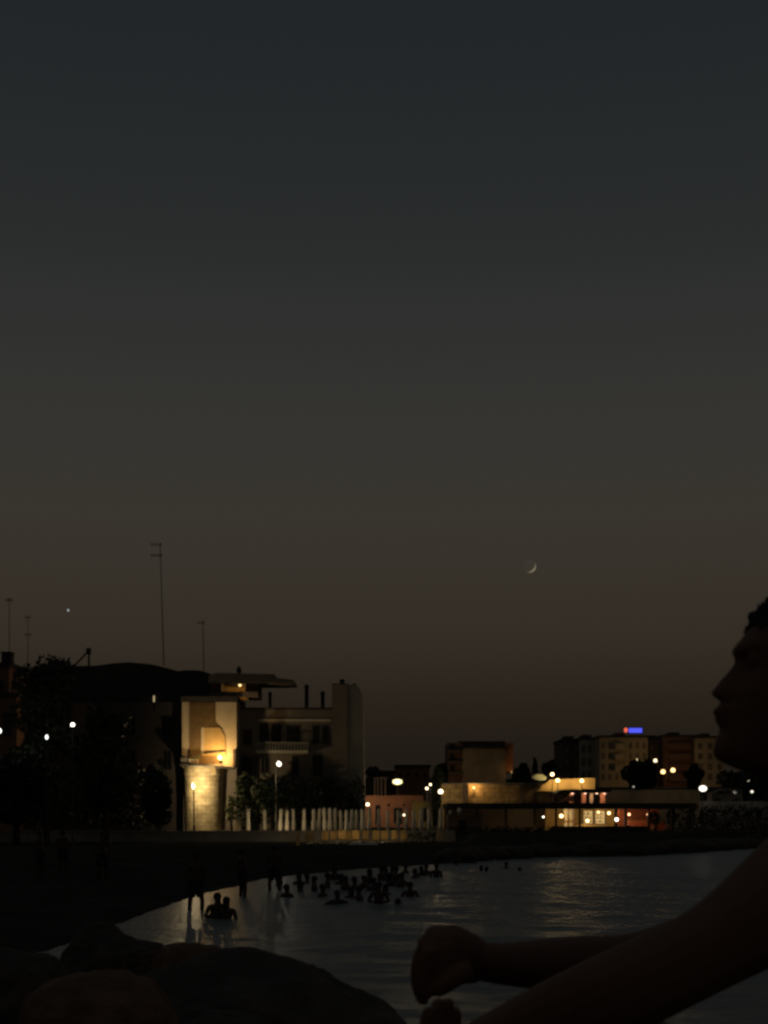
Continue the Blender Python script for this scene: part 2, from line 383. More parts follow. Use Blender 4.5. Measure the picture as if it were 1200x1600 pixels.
def hang_lamp(label, px, py, Y, r, col, s, top, group='pendant lamps in the beach bar'):
    wt = 39.5*s*3.2*(0.62*r)**2; r *= 0.62; s = 2.4
    x, z = X(px,Y), Z(py,Y)
    t = thing('pendant_lamp', label, 'pendant lamp', (x, Y, z), group)
    p = MB(); p.tube([(x,Y,z+r*0.9),(x,Y,top)], [0.015,0.015], 6); p.build('cord', M['metal'], t)
    g = MB(); g.ball((x,Y,z), r, 14, 10); g.build('bulb', bulb(col, s), t, smooth=True); lamp_light(t, (x,Y,z), wt, col, r*0.7)
    return t

# ------------------------------------------------------------------ trees and plants
def leaf_cloud(mb, blobs, n, size, rnd):
    tot = sum(b[3]*b[4]*b[5] for b in blobs)
    for bx, by, bz, rx, ry, rz in blobs:
        k = max(8, int(n*rx*ry*rz/tot))
        for _ in range(k):
            while True:
                u = Vector((rnd.uniform(-1,1), rnd.uniform(-1,1), rnd.uniform(-1,1)))
                if u.length <= 1: break
            if u.length > 1e-4 and rnd.random() < 0.75: u = u.normalized()*(u.length**0.4)
            c = Vector((bx+u.x*rx, by+u.y*ry, bz+u.z*rz))
            a = Vector((rnd.gauss(0,1), rnd.gauss(0,1), rnd.gauss(0,1))).normalized()
            b = a.orthogonal().normalized(); q = a.cross(b); s = size*rnd.uniform(0.6,1.5)
            mb.add([c-b*s*0.5, c+q*s*0.32, c+b*s*0.6, c-q*s*0.32], [(0,1,2,3)])
def tree(label, px, py0, py1, hw, Y, n=2600, leaf=0.34, mat_='leafdark', seed=1, group='trees among the houses', shape='round', name='tree', trunk_px=None, depth=1.0):
    rnd = random.Random(seed)
    x = X(px,Y); zt, zb = Z(py0,Y), Z(py1,Y); w_ = hw/F*Y; h_ = (zt-zb); gz = G(x, Y)
    t = thing(name, label, 'tree', (x, Y, gz))
    if group: t['group'] = group
    blobs = []
    nb = 15
    for i in range(nb):
        a = rnd.uniform(0, 6.28); q = rnd.uniform(0.25, 0.78) if i else 0
        zz = rnd.uniform(0.15, 0.85)
        prof = math.sqrt(max(0.05, 1-(2*zz-1)**2)) if shape == 'round' else (1.05-zz)
        rr = rnd.uniform(0.26, 0.42)
        blobs.append((x+math.cos(a)*q*w_*prof*0.95, Y+math.sin(a)*q*w_*prof*depth, zb+h_*zz, w_*rr, w_*rr*depth, min(h_*0.24, w_*rr*1.0)))
    blobs.append((x, Y, (zt+zb)/2, w_*0.62, w_*0.62*depth, h_*0.42))
    blobs.append((x+rnd.uniform(-.2,.2)*w_, Y, zt-h_*0.16, w_*0.34, w_*0.34*depth, h_*0.16))
    c = MB(); leaf_cloud(c, blobs, n, leaf, rnd); c.build('crown', M[mat_], t)
    tr = MB(); r0 = max(0.09, w_*0.07); mid = zb+h_*0.35
    tr.tube([(x+0.06,Y,gz-0.3),(x,Y,gz+(mid-gz)*0.5),(x+rnd.uniform(-.15,.15)*w_,Y,mid)], [r0*1.3,r0,r0*0.7], 8)
    for i in range(5):
        b = blobs[i*2+1]; tr.tube([(x,Y,gz+(mid-gz)*rnd.uniform(0.6,0.9)),((x+b[0])/2,(Y+b[1])/2,(mid+b[2])/2),(b[0],b[1],b[2])], [r0*0.55,r0*0.4,r0*0.12], 6)
    tr.build('trunk', M['bark'], t, smooth=True)
    return t

# ================================================================== the lit corner house on its round bastion
YA = 128.0
def corner_house():
    Y = YA
    t = thing('corner_house', 'cream corner house lit by a yellow lamp above the round stone bastion', 'house', (X(327,Y), Y, 0.95))
    b = MB(); b.pbox(284.5, 369.5, 1097, 1200, Y, Y, Y+7); b.build('wall', M['cream'], t)
    b = MB(); b.box(X(286,Y), X(369,Y), Y+0.3, Y+7, 0.6, Z(1200,Y)-0.004); b.build('lower_wall', M['shadeplaster'], t)
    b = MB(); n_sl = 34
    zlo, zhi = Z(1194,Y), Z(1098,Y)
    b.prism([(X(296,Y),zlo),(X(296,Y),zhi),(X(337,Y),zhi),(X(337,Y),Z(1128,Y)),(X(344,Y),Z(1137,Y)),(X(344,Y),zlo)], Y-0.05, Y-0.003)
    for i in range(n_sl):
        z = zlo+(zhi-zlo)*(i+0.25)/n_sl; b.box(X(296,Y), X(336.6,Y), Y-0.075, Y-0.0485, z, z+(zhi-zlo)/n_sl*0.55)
    b.build('cladding_panel', M['brownclad'], t)  # brown slatted panel stands for the shadow on this lit wall
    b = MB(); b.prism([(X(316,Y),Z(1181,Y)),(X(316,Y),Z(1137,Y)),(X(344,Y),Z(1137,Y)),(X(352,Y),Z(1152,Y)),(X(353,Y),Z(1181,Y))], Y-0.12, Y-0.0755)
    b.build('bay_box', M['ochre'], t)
    b = MB(); b.pbox(314.6, 319, 1136.5, 1178, Y, Y-0.14, Y-0.0755); b.build('bay_corner', M['cream'], t)  # lamplit left side of the box, put in as a paler strip
    b = MB(); b.prism([(X(319.5,Y),Z(1178,Y)),(X(319.5,Y),Z(1175,Y)),(X(351,Y),Z(1172.5,Y)),(X(351,Y),Z(1175,Y))], Y-0.26, Y-0.125); b.build('awning', M['darkroof'], t)
    b = MB(); b.prism([(X(283,Y),Z(1197.5,Y)),(X(283,Y),Z(1194,Y)),(X(325,Y),Z(1195,Y)),(X(367,Y),Z(1199,Y)),(X(367,Y),Z(1202,Y))], Y-1.1, Y-0.004); b.build('balcony_slab', M['darkroof'], t)
    b = MB(); b.pbox(365.6, 369.2, 1171, 1199, Y, Y-0.9, Y-0.002); b.build('downpipe_box', M['darkbrown'], t)
    b = MB(); b.pbox(282.5, 371.5, 1088, 1096.8, Y, Y-0.10, Y+7.1); b.build('roof', M['darkroof'], t)
    # covered roof terrace
    b = MB(); b.pbox(326, 402, 1080, 1087.9, Y, Y+0.5, Y+0.75); b.pbox(326, 330, 1080, 1087.9, Y, Y+0.75, Y+6)
    b.build('terrace_parapet', M['shadeplaster'], t)
    b = MB(); b.pbox(330, 402, 1066, 1087.9, Y, Y+4.6, Y+4.9); b.build('terrace_back_wall', M['ochre'], t)
    b = MB(); b.pbox(330, 344, 1066, 1087.9, Y, Y+0.8, Y+4.5); b.build('terrace_room', M['darkbrown'], t)
    b = MB(); b.pbox(382, 402, 1066, 1087.9, Y, Y+0.9, Y+4.5); b.build('terrace_pillar', M['darkbrown'], t)
    b = MB(); b.prism([(X(325,Y),Z(1066,Y)),(X(326,Y),Z(1054,Y)),(X(338,Y),Z(1051,Y)),(X(428,Y),Z(1053,Y)),(X(430,Y),Z(1058.5,Y)),(X(458,Y),Z(1062,Y)),(X(458,Y),Z(1065,Y)),(X(440,Y),Z(1066,Y))], Y+0.2, Y+6); b.build('canopy', M['darkroof'], t)
    b = MB(); c = X(368,Y); b.tube([(c,Y+3,Z(1053,Y)),(c,Y+3,Z(1046,Y))], [0.13,0.13]); b.tube([(c,Y+3,Z(1046,Y)),(c,Y+3,Z(1041,Y)),(c,Y+3,Z(1036,Y))], [0.2,0.24,0.1]); b.build('chimney', M['darkroof'], t)
    window(t, X(328,Y), X(337,Y), Z(1077,Y), Z(1067,Y), Y+0.79, pane=M['redwood'])
    return t
corner_house()
wall_lamp('yellow globe lamp glowing under the awning of the cream house', 343.5, 1183.5, YA-1.25, 0.30, WARM, 52, YA-0.15)
hang_lamp('dim orange lamp under the roof terrace canopy', 375, 1071, YA+2.6, 0.13, WARM, 42, Z(1066,YA), group=None)

b = MB(); b.pbox(297.5, 311, 1187, 1193.4, YA, YA-0.85, YA-0.4)
pl = thing('planter_box', 'pale box with dark lid on the ledge left of the yellow lamp', 'planter', (X(304,YA), YA-0.6, Z(1194,YA)))
b.build('box', M['cream'], pl); b = MB(); b.pbox(297, 309, 1184.5, 1186.8, YA, YA-0.87, YA-0.38); b.pbox(309.2, 312, 1181.5, 1186.9, YA, YA-0.8, YA-0.5); b.build('lid', M['leafolive'], pl)
pd = thing('dark_crate', 'dark crate on the left end of the ledge beside the pale box', 'crate', (X(290,YA), YA-0.9, Z(1194,YA)))
b = MB(); b.pbox(284.6, 295, 1185, 1193.6, YA, YA-0.85, YA-0.4); b.build('crate_body', M['shadeplaster'], pd)
b = MB(); b.pbox(284, 295.6, 1183.6, 1185, YA, YA-0.88, YA-0.38); b.build('rim', M['darkroof'], pd)

def bastion():
    Y = YA; cx = X(318,Y); r1 = 30.5/F*Y; r0 = 29/F*Y
    t = thing('stone_bastion', 'round tapering stone bastion lit from its left side below the cream house', 'tower', (cx, Y, 0.95))
    b = MB(); n = 40
    zs = [0.6, 3.0, Z(1211,Y), Z(1210.5,Y), Z(1198.5,Y)]; rs = [r0*0.97, r0*0.995, r1*1.0, r1*1.03, r1*1.04]
    v = []; f = []
    for z, r in zip(zs, rs):
        for k in range(n+1):
            a = math.pi + math.pi*k/n; v.append((cx+r*math.cos(a), Y+1.0*r*math.sin(a)+0.25, z))
    for i in range(len(zs)-1):
        for k in range(n): f.append((i*(n+1)+k, i*(n+1)+k+1, (i+1)*(n+1)+k+1, (i+1)*(n+1)+k))
    f.append(tuple((len(zs)-1)*(n+1)+k for k in range(n+1)))
    b.add(v, f); b.build('wall', M['stone'], t)
    b = MB(); b.tube([(cx,Y+0.25,Z(1198.4,Y)),(cx,Y+0.25,Z(1196.6,Y))], [r1*1.07,r1*1.07], 40); b.build('coping', M['concrete'], t)
bastion()
bl = post_lamp('slim street lamp standing in front of the lit stone bastion', 303, 1228.5, 124.5, 0.17, CREAM, 430, group='street lamps of the town', poler=0.06)
def add_light_shield(t, x, y, z, a0, a1, rad, hh):            # added curved metal plate, there to keep the light off the houses on the left
    n = 16; v = []; f = []
    for rr_ in (rad, rad+0.012):
        for zz in (z-hh, z+hh):
            for k in range(n+1):
                a = a0+(a1-a0)*k/n; v.append((x-rr_*math.sin(a), y+rr_*math.cos(a), zz))
    m = n+1
    for k in range(n):
        f += [(k,k+1,m+k+1,m+k), (2*m+k,3*m+k,3*m+k+1,2*m+k+1), (k,2*m+k,2*m+k+1,k+1), (m+k,m+k+1,3*m+k+1,3*m+k)]
    f += [(0,m,3*m,2*m), (n,2*m+n,3*m+n,m+n)]
    b = MB(); b.add(v, f); b.build('shade', M['metal'], t, smooth=False)
add_light_shield(bl, X(303,124.5), 124.5, Z(1228.5,124.5), math.radians(23), math.radians(125), 0.17, 0.26)

# ================================================================== long house right of it
YB = 130.5
def long_house():
    Y = YB
    t = thing('long_house', 'dark three storey house with chimneys and tall end wall right of the lit cream house', 'house', (X(460,Y), Y, 0.95))
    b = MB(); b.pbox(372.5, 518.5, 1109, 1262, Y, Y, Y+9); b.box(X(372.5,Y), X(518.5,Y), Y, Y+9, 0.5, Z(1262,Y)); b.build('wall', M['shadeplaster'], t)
    b = MB(); b.pbox(372, 518.6, 1105.5, 1108.9, Y, Y-0.12, Y+9.1); b.build('roof', M['darkroof'], t)
    b = MB(); b.pbox(404, 517, 1123.5, 1127.5, Y, Y-0.14, Y-0.004); b.build('cornice', M['paleplaster'], t)
    b = MB(); b.pbox(402, 482, 1173.5, 1177.5, Y, Y-1.4, Y-0.004)
    for k in range(17):
        x = X(402.5+k*4.9, Y); b.box(x, x+0.05, Y-1.38, Y-1.33, Z(1173.5,Y), Z(1162,Y))
    b.pbox(402, 482, 1161, 1162, Y, Y-1.4, Y-1.31); b.build('balcony', M['paleplaster'], t)
    for a, c, d, e in [(405,420,1131,1162),(424,440,1131,1162),(447,470,1133,1160),(488,500,1133,1162),(503,514,1133,1162),
                       (407,421,1181,1210),(456,467,1180,1212),(488,505,1180,1212),(380,394,1140,1165),(379,393,1184,1212)]:
        pwin(t, a, c, d, e, Y)
    for a, c, d, top in [(416,422.5,1078,0),(473,481.5,1066.5,1),(498.5,507,1077,1)]:
        m = MB(); cx = X((a+c)/2,Y); wd = (c-a)/F*Y/2
        m.box(cx-wd*0.7, cx+wd*0.7, Y+2-wd*0.7, Y+2+wd*0.7, Z(1106,Y), Z(d+5,Y)); m.box(cx-wd, cx+wd, Y+2-wd, Y+2+wd, Z(d+5,Y), Z(d+3,Y)); m.box(cx-wd*.6, cx+wd*.6, Y+2-wd*.6, Y+2+wd*.6, Z(d+3,Y), Z(d,Y))
        m.build('chimney', M['darkroof'], t)
    m = MB(); m.pbox(518.8, 543, 1070, 1290, Y, Y-0.35, Y+9); m.build('stair_tower', M['shadeplaster'], t)
    m = MB(); m.prism([(X(543.1,Y),0.5),(X(543.1,Y),Z(1069,Y)),(X(556,Y),Z(1069.5,Y)),(X(562,Y),Z(1075,Y)),(X(566,Y),Z(1086,Y)),(X(570,Y),0.5)], Y+0.4, Y+9); m.build('end_wall', M['paleplaster'], t)  # lamplight on this side is put into the paler plaster
    m = MB(); m.pbox(518, 543.5, 1068.5, 1069.9, Y, Y-0.4, Y+9); m.build('tower_coping', M['darkroof'], t)
    for a, c, d, e in [(530.5,537.5,1059,1068.4),(550,556.5,1066,1068.9)]:
        m = MB(); m.pbox(a, c, d+3, e, Y, Y+1, Y+1.6); m.pbox(a-1, c+1, d+1.8, d+3, Y, Y+0.93, Y+1.67); m.pbox(a+1.2, c-1.2, d, d+1.8, Y, Y+1.1, Y+1.5); m.build('chimney', M['darkroof'], t)
long_house()
def hooded_lamp():
    Y = 124.4; x, z = X(436,Y), Z(1193.5,Y); zb = G(x, Y)
    t = thing('street_lamp', 'bright white hooded lamp in front of the dark long house', 'street lamp', (x, Y, zb), 'street lamps of the town')
    b = MB(); b.tube([(x-0.3,Y+0.5,zb),(x-0.3,Y+0.5,zb+0.5),(x-0.3,Y+0.5,z+0.35),(x-0.1,Y+0.4,z+0.4)], [0.1,0.07,0.05,0.04]); b.build('pole', M['paleframe'], t)
    b = MB(); n, m = 24, 8; v = []; f = []
    for q, off in ((0.24, 0), (0.22, 1)):
        for i in range(m+1):
            th = math.pi*0.5*i/m
            for k in range(n):
                a = 2*math.pi*k/n; v.append((x+q*math.sin(th)*math.cos(a), Y+0.02+q*math.cos(th), z+q*math.sin(th)*math.sin(a)))
    W = (m+1)*n
    for i in range(m):
        for k in range(n):
            f.append((i*n+k, i*n+(k+1)%n, (i+1)*n+(k+1)%n, (i+1)*n+k)); f.append((W+i*n+k, W+(i+1)*n+k, W+(i+1)*n+(k+1)%n, W+i*n+(k+1)%n))
    for k in range(n): f.append((m*n+k, m*n+(k+1)%n, W+m*n+(k+1)%n, W+m*n+k))
    b.add(v, f); b.build('hood', M['metal'], t, smooth=True)
    b = MB(); b.ball((x,Y-0.02,z), 0.14, 16, 10); b.build('lamp_globe', bulb(WHITE, 1.9), t, smooth=True); lamp_light(t, (x,Y-0.02,z), 110, WHITE, 0.1)
hooded_lamp()

# ================================================================== left, shaded wing with vaulted roof
YD = 131.0
def vault_house():
    Y = YD
    t = thing('vaulted_house', 'dark house with a low vaulted roof left of the lit cream house', 'house', (X(230,Y), Y, 0.95))
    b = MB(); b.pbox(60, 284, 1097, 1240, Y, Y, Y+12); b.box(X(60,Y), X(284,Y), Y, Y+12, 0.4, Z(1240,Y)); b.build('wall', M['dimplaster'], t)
    poly = [(62,1096.9),(62,1046),(88,1041),(150,1040),(175,1036.5),(200,1034.5),(235,1037.5),(262,1044),(278,1048.5),(292,1047),(312,1047.5),(330,1053),(330,1096.9)]
    b = MB(); b.prism([(X(p,Y+3),Z(q,Y+3)) for p, q in poly], Y+3, Y+12.2); b.build('roof', M['darkroof'], t)
    b = MB(); b.pbox(195, 202, 1030, 1042, Y, Y+5, Y+5.6); b.pbox(194, 203, 1028.6, 1030, Y, Y+4.9, Y+5.7); b.build('chimney', M['darkroof'], t)
    pwin(t, 239.3, 242, 1085+13, 1097+13, Y)
    for a in (205, 260): pwin(t, a-7, a+7, 1120, 1150, Y)
    for a in (205, 262): pwin(t, a-7, a+7, 1172, 1204, Y)
vault_house()
t = thing('slit_lamp', 'narrow upright white light on the dark vaulted house', 'light fitting', (X(240.5,YD), YD+2.9, Z(1098,YD)))
b = MB(); b.pbox(239.6, 241.4, 1087, 1096.6, YD+2.8, YD+2.75, YD+2.9); b.build('tube', bulb(CREAM, 0.22), t); b = MB(); b.pbox(239, 242, 1086, 1086.9, YD+2.8, YD+2.7, YD+2.95); b.build('cap', M['metal'], t)

# roof frame with strut
t = thing('roof_mast', 'short roof mast with slanted strut on the dark vaulted house', 'mast', (X(138,YD+5), YD+5, Z(1042,YD+5)))
Y = YD+5
b = MB(); b.pbox(137.3, 140, 1022, 1042, Y, Y, Y+0.16); b.build('post', M['metal'], t)
b = MB(); b.pbox(135, 141.5, 1012.5, 1022, Y, Y-0.1, Y+0.3); b.build('head', M['metal'], t)
b = MB(); b.tube([(X(114,Y),Y+0.1,Z(1042,Y)),(X(136,Y),Y+0.1,Z(1019,Y))], [0.09,0.09], 6); b.build('strut', M['metal'], t)

# far left apartment house
t = block('apartment_house', 'brownish apartment house cut by the left edge behind the trees', 'house', -130, 14, 1035, 119, 12, 'redbrown', 4, 5, winpy=1240)
b = MB(); b.pbox(-8, 7.5, 1015, 1035, 119, 121, 122); b.pbox(-9, 8.5, 1014, 1016, 119, 120.9, 122.1); b.build('chimney', M['darkroof'], t)
t = block('low_house', 'low orange brown house by the left edge half hidden by the big tree', 'house', -60, 26, 1082, 116, 2.9, 'terracotta', 2, 3, winpy=1230)

# ------------------------------------------------------------------ roof antennas
def antenna(label, px, py0, py1, Y, bars, r=0.035, lean=0.0):
    x = X(px,Y); t = thing('roof_antenna', label, 'antenna', (x, Y, Z(py1,Y)), 'roof antennas')
    b = MB(); top = (x+lean, Y, Z(py0,Y)); b.tube([(x,Y,Z(py1,Y)), top], [r, r*0.65], 6); b.build('mast', M['metal'], t)
    for (z, L, off, k) in bars:
        m = MB(); zz = Z(z,Y); cx = x+lean*(py1-z)/(py1-py0)+off
        m.tube([(cx-L/2,Y-0.05,zz),(cx+L/2,Y-0.05,zz)], [0.022,0.022], 5)
        for i in range(k):
            q = cx-L/2+L*i/max(1,k-1); m.tube([(q,Y-0.45,zz+0.03),(q,Y+0.45,zz+0.03)], [0.018,0.018], 5); m.tube([(q,Y-0.05,zz-0.18),(q,Y-0.05,zz+0.18)], [0.018,0.018], 5)
        m.build('aerial', M['metal'], t)
    return t
antenna('tallest thin roof antenna with two aerials near its top', 256, 847, 1040, 137, [(851,0.9,-0.35,5),(868,1.0,-0.35,6)], 0.055, -0.35)
antenna('thin roof antenna with one small aerial right of the tallest one', 318.5, 970, 1052, 136, [(973,0.6,-0.2,4)], 0.05, -0.08)
antenna('roof antenna nearest the left edge, one small aerial on top', 14.5, 934, 1035, 124, [(938,0.5,0,4)], 0.035)
antenna('short roof antenna with two aerials, second from the left edge', 43.5, 961, 1046, 135, [(965,0.42,0,3),(992,0.42,0,3)], 0.035)

# ================================================================== trees on the left
tree('big dark tree with rounded top at far left hiding house fronts', 72, 1022, 1205, 62, 107, 4200, 0.36, seed=3)
tree('broad dark tree in front of the vaulted house', 165, 1092, 1290, 62, 110, 3800, 0.36, seed=5)
tree('low dark tree at the left edge below the lamps', 25, 1165, 1300, 75, 103, 3600, 0.36, seed=8)
tree('dark tree beside the left foot of the stone bastion', 245, 1195, 1297, 34, 117, 2400, 0.32, seed=9)
tree('dark bushy tree under the white lamp of the long house', 425, 1212, 1275, 42, 125.5, 2600, 0.3, seed=11, depth=0.55)
tree('dark tree under the right windows of the long house', 500, 1215, 1275, 36, 125.8, 2300, 0.3, seed=12, depth=0.55)
tree('small sparse olive tree lit beside the stone bastion', 361, 1240, 1290, 14, 124.2, 260, 0.26, 'leafolive', seed=13)
tree('dark round shrub tree between bastion and long house', 385, 1205, 1262, 20, 127.0, 900, 0.28, seed=31, depth=0.5)
tree('dark tree at the corner of the tall end wall', 553, 1242, 1290, 13, 126.5, 600, 0.26, seed=32)

post_lamp('white street lamp globe shining among the left trees', 113.5, 1132.5, 103, 0.21, WHITE, 7, group='street lamps of the town')
post_lamp('small white lamp low in front of the big left tree', 73, 1152, 102, 0.16, COOL, 4, group='street lamps of the town', sq=(0.9,0.9,1.6))
post_lamp('greenish lamp cut by the left edge of the picture', -2, 1142, 102, 0.3, COOL, 3, group='street lamps of the town')

# ================================================================== sea wall, promenade, parasols, loungers
t = thing('sea_wall', 'dark low sea wall between the beach and the row of parasols', 'wall', (-10, 116, 0.2))
b = MB(); b.box(-70, 5.6, 115.7, 116.25, -0.2, 1.0); b.build('wall', M['concrete'], t)
b = MB(); b.box(-70, 5.6, 115.6, 116.35, 1.0, 1.1); b.build('coping', M['concrete'], t)

def make_parasol():
    t = thing('closed_parasol', '', 'parasol', (0,0,0), 'closed parasols in a row along the promenade')
    b = MB(); b.tube([(0,0,0),(0,0,0.05)], [0.26,0.24], 14); b.build('base', M['concrete'], t)
    b = MB(); b.tube([(0,0,0.05),(0,0,2.02)], [0.024,0.024], 8); b.build('pole', M['galv'], t)
    n = 24; rows = [(0.12,0.15),(0.4,0.165),(0.9,0.15),(1.1,0.125),(1.16,0.118),(1.24,0.135),(1.6,0.132),(1.84,0.112),(1.9,0.075)]
    v = []; f = []
    for i, (z, r) in enumerate(rows):
        for k in range(n):
            a = 2*math.pi*k/n; q = r*(1+0.22*math.cos(8*a+0.3*i)*(1 if z < 1.05 or z > 1.3 else 0.3)); v.append((q*math.cos(a), q*math.sin(a), z))
    for i in range(len(rows)-1):
        for k in range(n): f.append((i*n+k, i*n+(k+1)%n, (i+1)*n+(k+1)%n, (i+1)*n+k))
    f.append(tuple(range(n-1,-1,-1))); f.append(tuple((len(rows)-1)*n+k for k in range(n)))
    b = MB(); b.add(v, f); b.build('canopy', M['canvas'], t, smooth=True)
    b = MB(); b.tube([(0,0,1.09),(0,0,1.15)], [0.137,0.137], 16); b.build('tie_strap', M['canvas'], t)
    return t
ORD = ['first','second','third','fourth','fifth','sixth','seventh','eighth','ninth','tenth','eleventh','twelfth','thirteenth','fourteenth','fifteenth','sixteenth','seventeenth','eighteenth','nineteenth','twentieth','twenty first','twenty second','twenty third','twenty fourth','twenty fifth','twenty sixth','twenty seventh','twenty eighth']
pr = make_parasol()
PX = [388,414.5,438.5,448.5,458.5,475,490,498,507.5,516,523.5,533,541,549.5,558,566.5,577,592,606,622,634,646,658,671,688,704,719]
for i, px in enumerate(PX):
    o = pr if i == 0 else copy_tree(pr)
    Y = 121 + R.uniform(-1.2, 1.2) + (1.5 if i % 3 == 1 else 0); 
    if px > 680: Y = 118.5
    x = X(px, Y); o.location = (x, Y, G(x, Y)); o.rotation_euler = (math.radians(R.uniform(-2.2,2.2)), math.radians(R.uniform(-2.2,2.2)), R.uniform(0,6))
    s = R.uniform(0.92, 1.03); o.scale = (s*R.uniform(0.8,1.08), s*R.uniform(0.8,1.08), s)
    tone = 'bright' if i < 3 else ('pale' if i < 17 else 'dim')
    o['label'] = '%s closed parasol, %s from the left of the promenade row' % (tone, ORD[i])

for i, (px, st) in enumerate([(394,800),(424,800),(470,330),(520,200),(575,70)]):  # added lights, hidden by the sea wall, to brighten the parasols
    Y = 118.2; x = X(px,Y); g = G(x,Y)
    t = thing('ground_light', '%s low promenade light behind the sea wall, at the feet of the parasols' % ['leftmost','second','middle','fourth','rightmost'][i], 'ground light', (x,Y,g), 'low promenade lights')
    b = MB(); b.tube([(x,Y,g-0.05),(x,Y,g+0.02)], [0.1,0.09], 14); b.build('housing', M['metal'], t)
    b = MB(); b.ball((x,Y,g+0.03), 0.06, 14, 8, (1,1,0.7)); b.build('lens', bulb(CREAM, 2.0), t, smooth=True); lamp_light(t, (x,Y,g+0.06), st*0.055, CREAM, 0.05)

def make_lounger():
    t = thing('sun_lounger', '', 'sun lounger', (0,0,0), 'sun loungers on the beach below the promenade')
    b = MB(); b.box(-0.33,0.33,-1.2,0.35,0.27,0.33); b.build('seat', M['sling'], t)
    b = MB(); b.add([(-0.33,0.36,0.30),(0.33,0.36,0.30),(0.33,0.66,0.98),(-0.33,0.66,0.98),(-0.33,0.41,0.28),(0.33,0.41,0.28),(0.33,0.71,0.96),(-0.33,0.71,0.96)],
        [(0,1,2,3),(7,6,5,4),(0,4,5,1),(1,5,6,2),(2,6,7,3),(3,7,4,0)]); b.build('backrest', M['sling'], t)
    for sx in (-0.29, 0.29):
        for sy in (-1.1, 0.3):
            b = MB(); b.box(sx-0.025,sx+0.025,sy-0.025,sy+0.025,-0.02,0.268); b.build('leg', M['galv'], t)
    return t
def make_translucent(m, amount):
    n = m.node_tree.nodes; l = m.node_tree.links; b = n['Principled BSDF']; o = [q for q in n if q.type == 'OUTPUT_MATERIAL'][0]
    t = n.new('ShaderNodeBsdfTranslucent'); t.inputs[0].default_value = (0.60, 0.49, 0.29, 1); mx = n.new('ShaderNodeMixShader'); mx.inputs[0].default_value = amount
    l.new(b.outputs[0], mx.inputs[1]); l.new(t.outputs[0], mx.inputs[2]); l.new(mx.outputs[0], o.inputs[0])
make_translucent(M['sling'], 0.6)
for i, (px, st) in enumerate([(492,42),(528,42),(562,42),(598,30)]):  # added lights behind the backrests so that the slings glow
    Y = 109.6; x = X(px,Y); g = G(x,Y)
    t = thing('ground_light', '%s low light on the sand behind the lounger backs' % ['leftmost','second','third','rightmost'][i], 'ground light', (x,Y,g), 'low lights behind the loungers')
    b = MB(); b.tube([(x,Y,g-0.05),(x,Y,g+0.10)], [0.08,0.06], 14); b.build('housing', M['metal'], t)
    b = MB(); b.ball((x,Y,g+0.12), 0.05, 14, 8); b.build('lens', bulb(CREAM, 0.12), t, smooth=True); lamp_light(t, (x,Y,g+0.14), st, CREAM, 0.04)
lg = make_lounger()
LX = [(484,102,0.1),(508,107,0),(521.5,107,0.05),(533,107.5,-0.04),(545,107,0.03),(556,107.6,0),(571.5,107,0.06),(587,107.2,-0.05),(601,107.4,0.02),(617,108,0),(632,108.4,0.04),(688,106,0)]
LLAB = ['nearest sun lounger with raised back at the left end of the row','yellowish lounger with raised back, first of the tight row','yellowish lounger with raised back, second of the tight row','yellowish lounger with raised back, third of the tight row',
        'yellowish lounger with raised back, fourth of the tight row','yellowish lounger with raised back, fifth of the tight row','lounger with raised back right of the first gap in the row','lounger with raised back below the tall end wall','lounger with dim back, fourth from the right of the row',
        'lounger with dim back, third from the right end','lounger with dim back, second from the right end','dim lounger standing alone right of the row']
for i, (px, Y, rz) in enumerate(LX):
    o = lg if i == 0 else copy_tree(lg)
    x = X(px,Y); o.location = (x, Y, G(x,Y)); o.rotation_euler = (0,0,rz); o['label'] = LLAB[i]; o.scale = (R.uniform(0.68,0.78) if i else 1.0, 1, R.uniform(0.94,1.05))
for i, (px, Y, lab) in enumerate([(557,104.5,'pale towel heap on the sand in front of the loungers'),(578,104,'pale crumpled towel lying right of the other heap')]):
    x = X(px,Y); b = MB(); rr = random.Random(i)
    n = 9; v = [(x-0.6+1.2*a/n, Y-0.4+0.8*c/n, G(x,Y)+0.03+0.18*math.sin(math.pi*a/n)*math.sin(math.pi*c/n)*rr.uniform(0.5,1.3)) for a in range(n+1) for c in range(n+1)]
    f = [(a*(n+1)+c, a*(n+1)+c+1, (a+1)*(n+1)+c+1, (a+1)*(n+1)+c) for a in range(n) for c in range(n)]
    v2 = [(p[0],p[1],G(x,Y)-0.01) for p in v]; b.add(v, f); o_ = len(v); b.add(v2, [tuple(reversed(q)) for q in f])
    tag(b.build('towel', M['towel'], smooth=True), lab, 'towel', 'towels on the sand')
# wooden changing screen post at the left of the loungers
t = thing('beach_board', 'narrow pale upright board standing left of the nearest lounger', 'board', (X(465.5,103),103,0.2))
b = MB(); b.pbox(463, 468, 1301, 1323, 103, 103, 103.06); b.build('panel', M['sling'], t, bevel=0.015); b = MB(); b.pbox(465, 466, 1320, 1326, 103, 103.065, 103.1); b.build('stake', M['wood'], t)

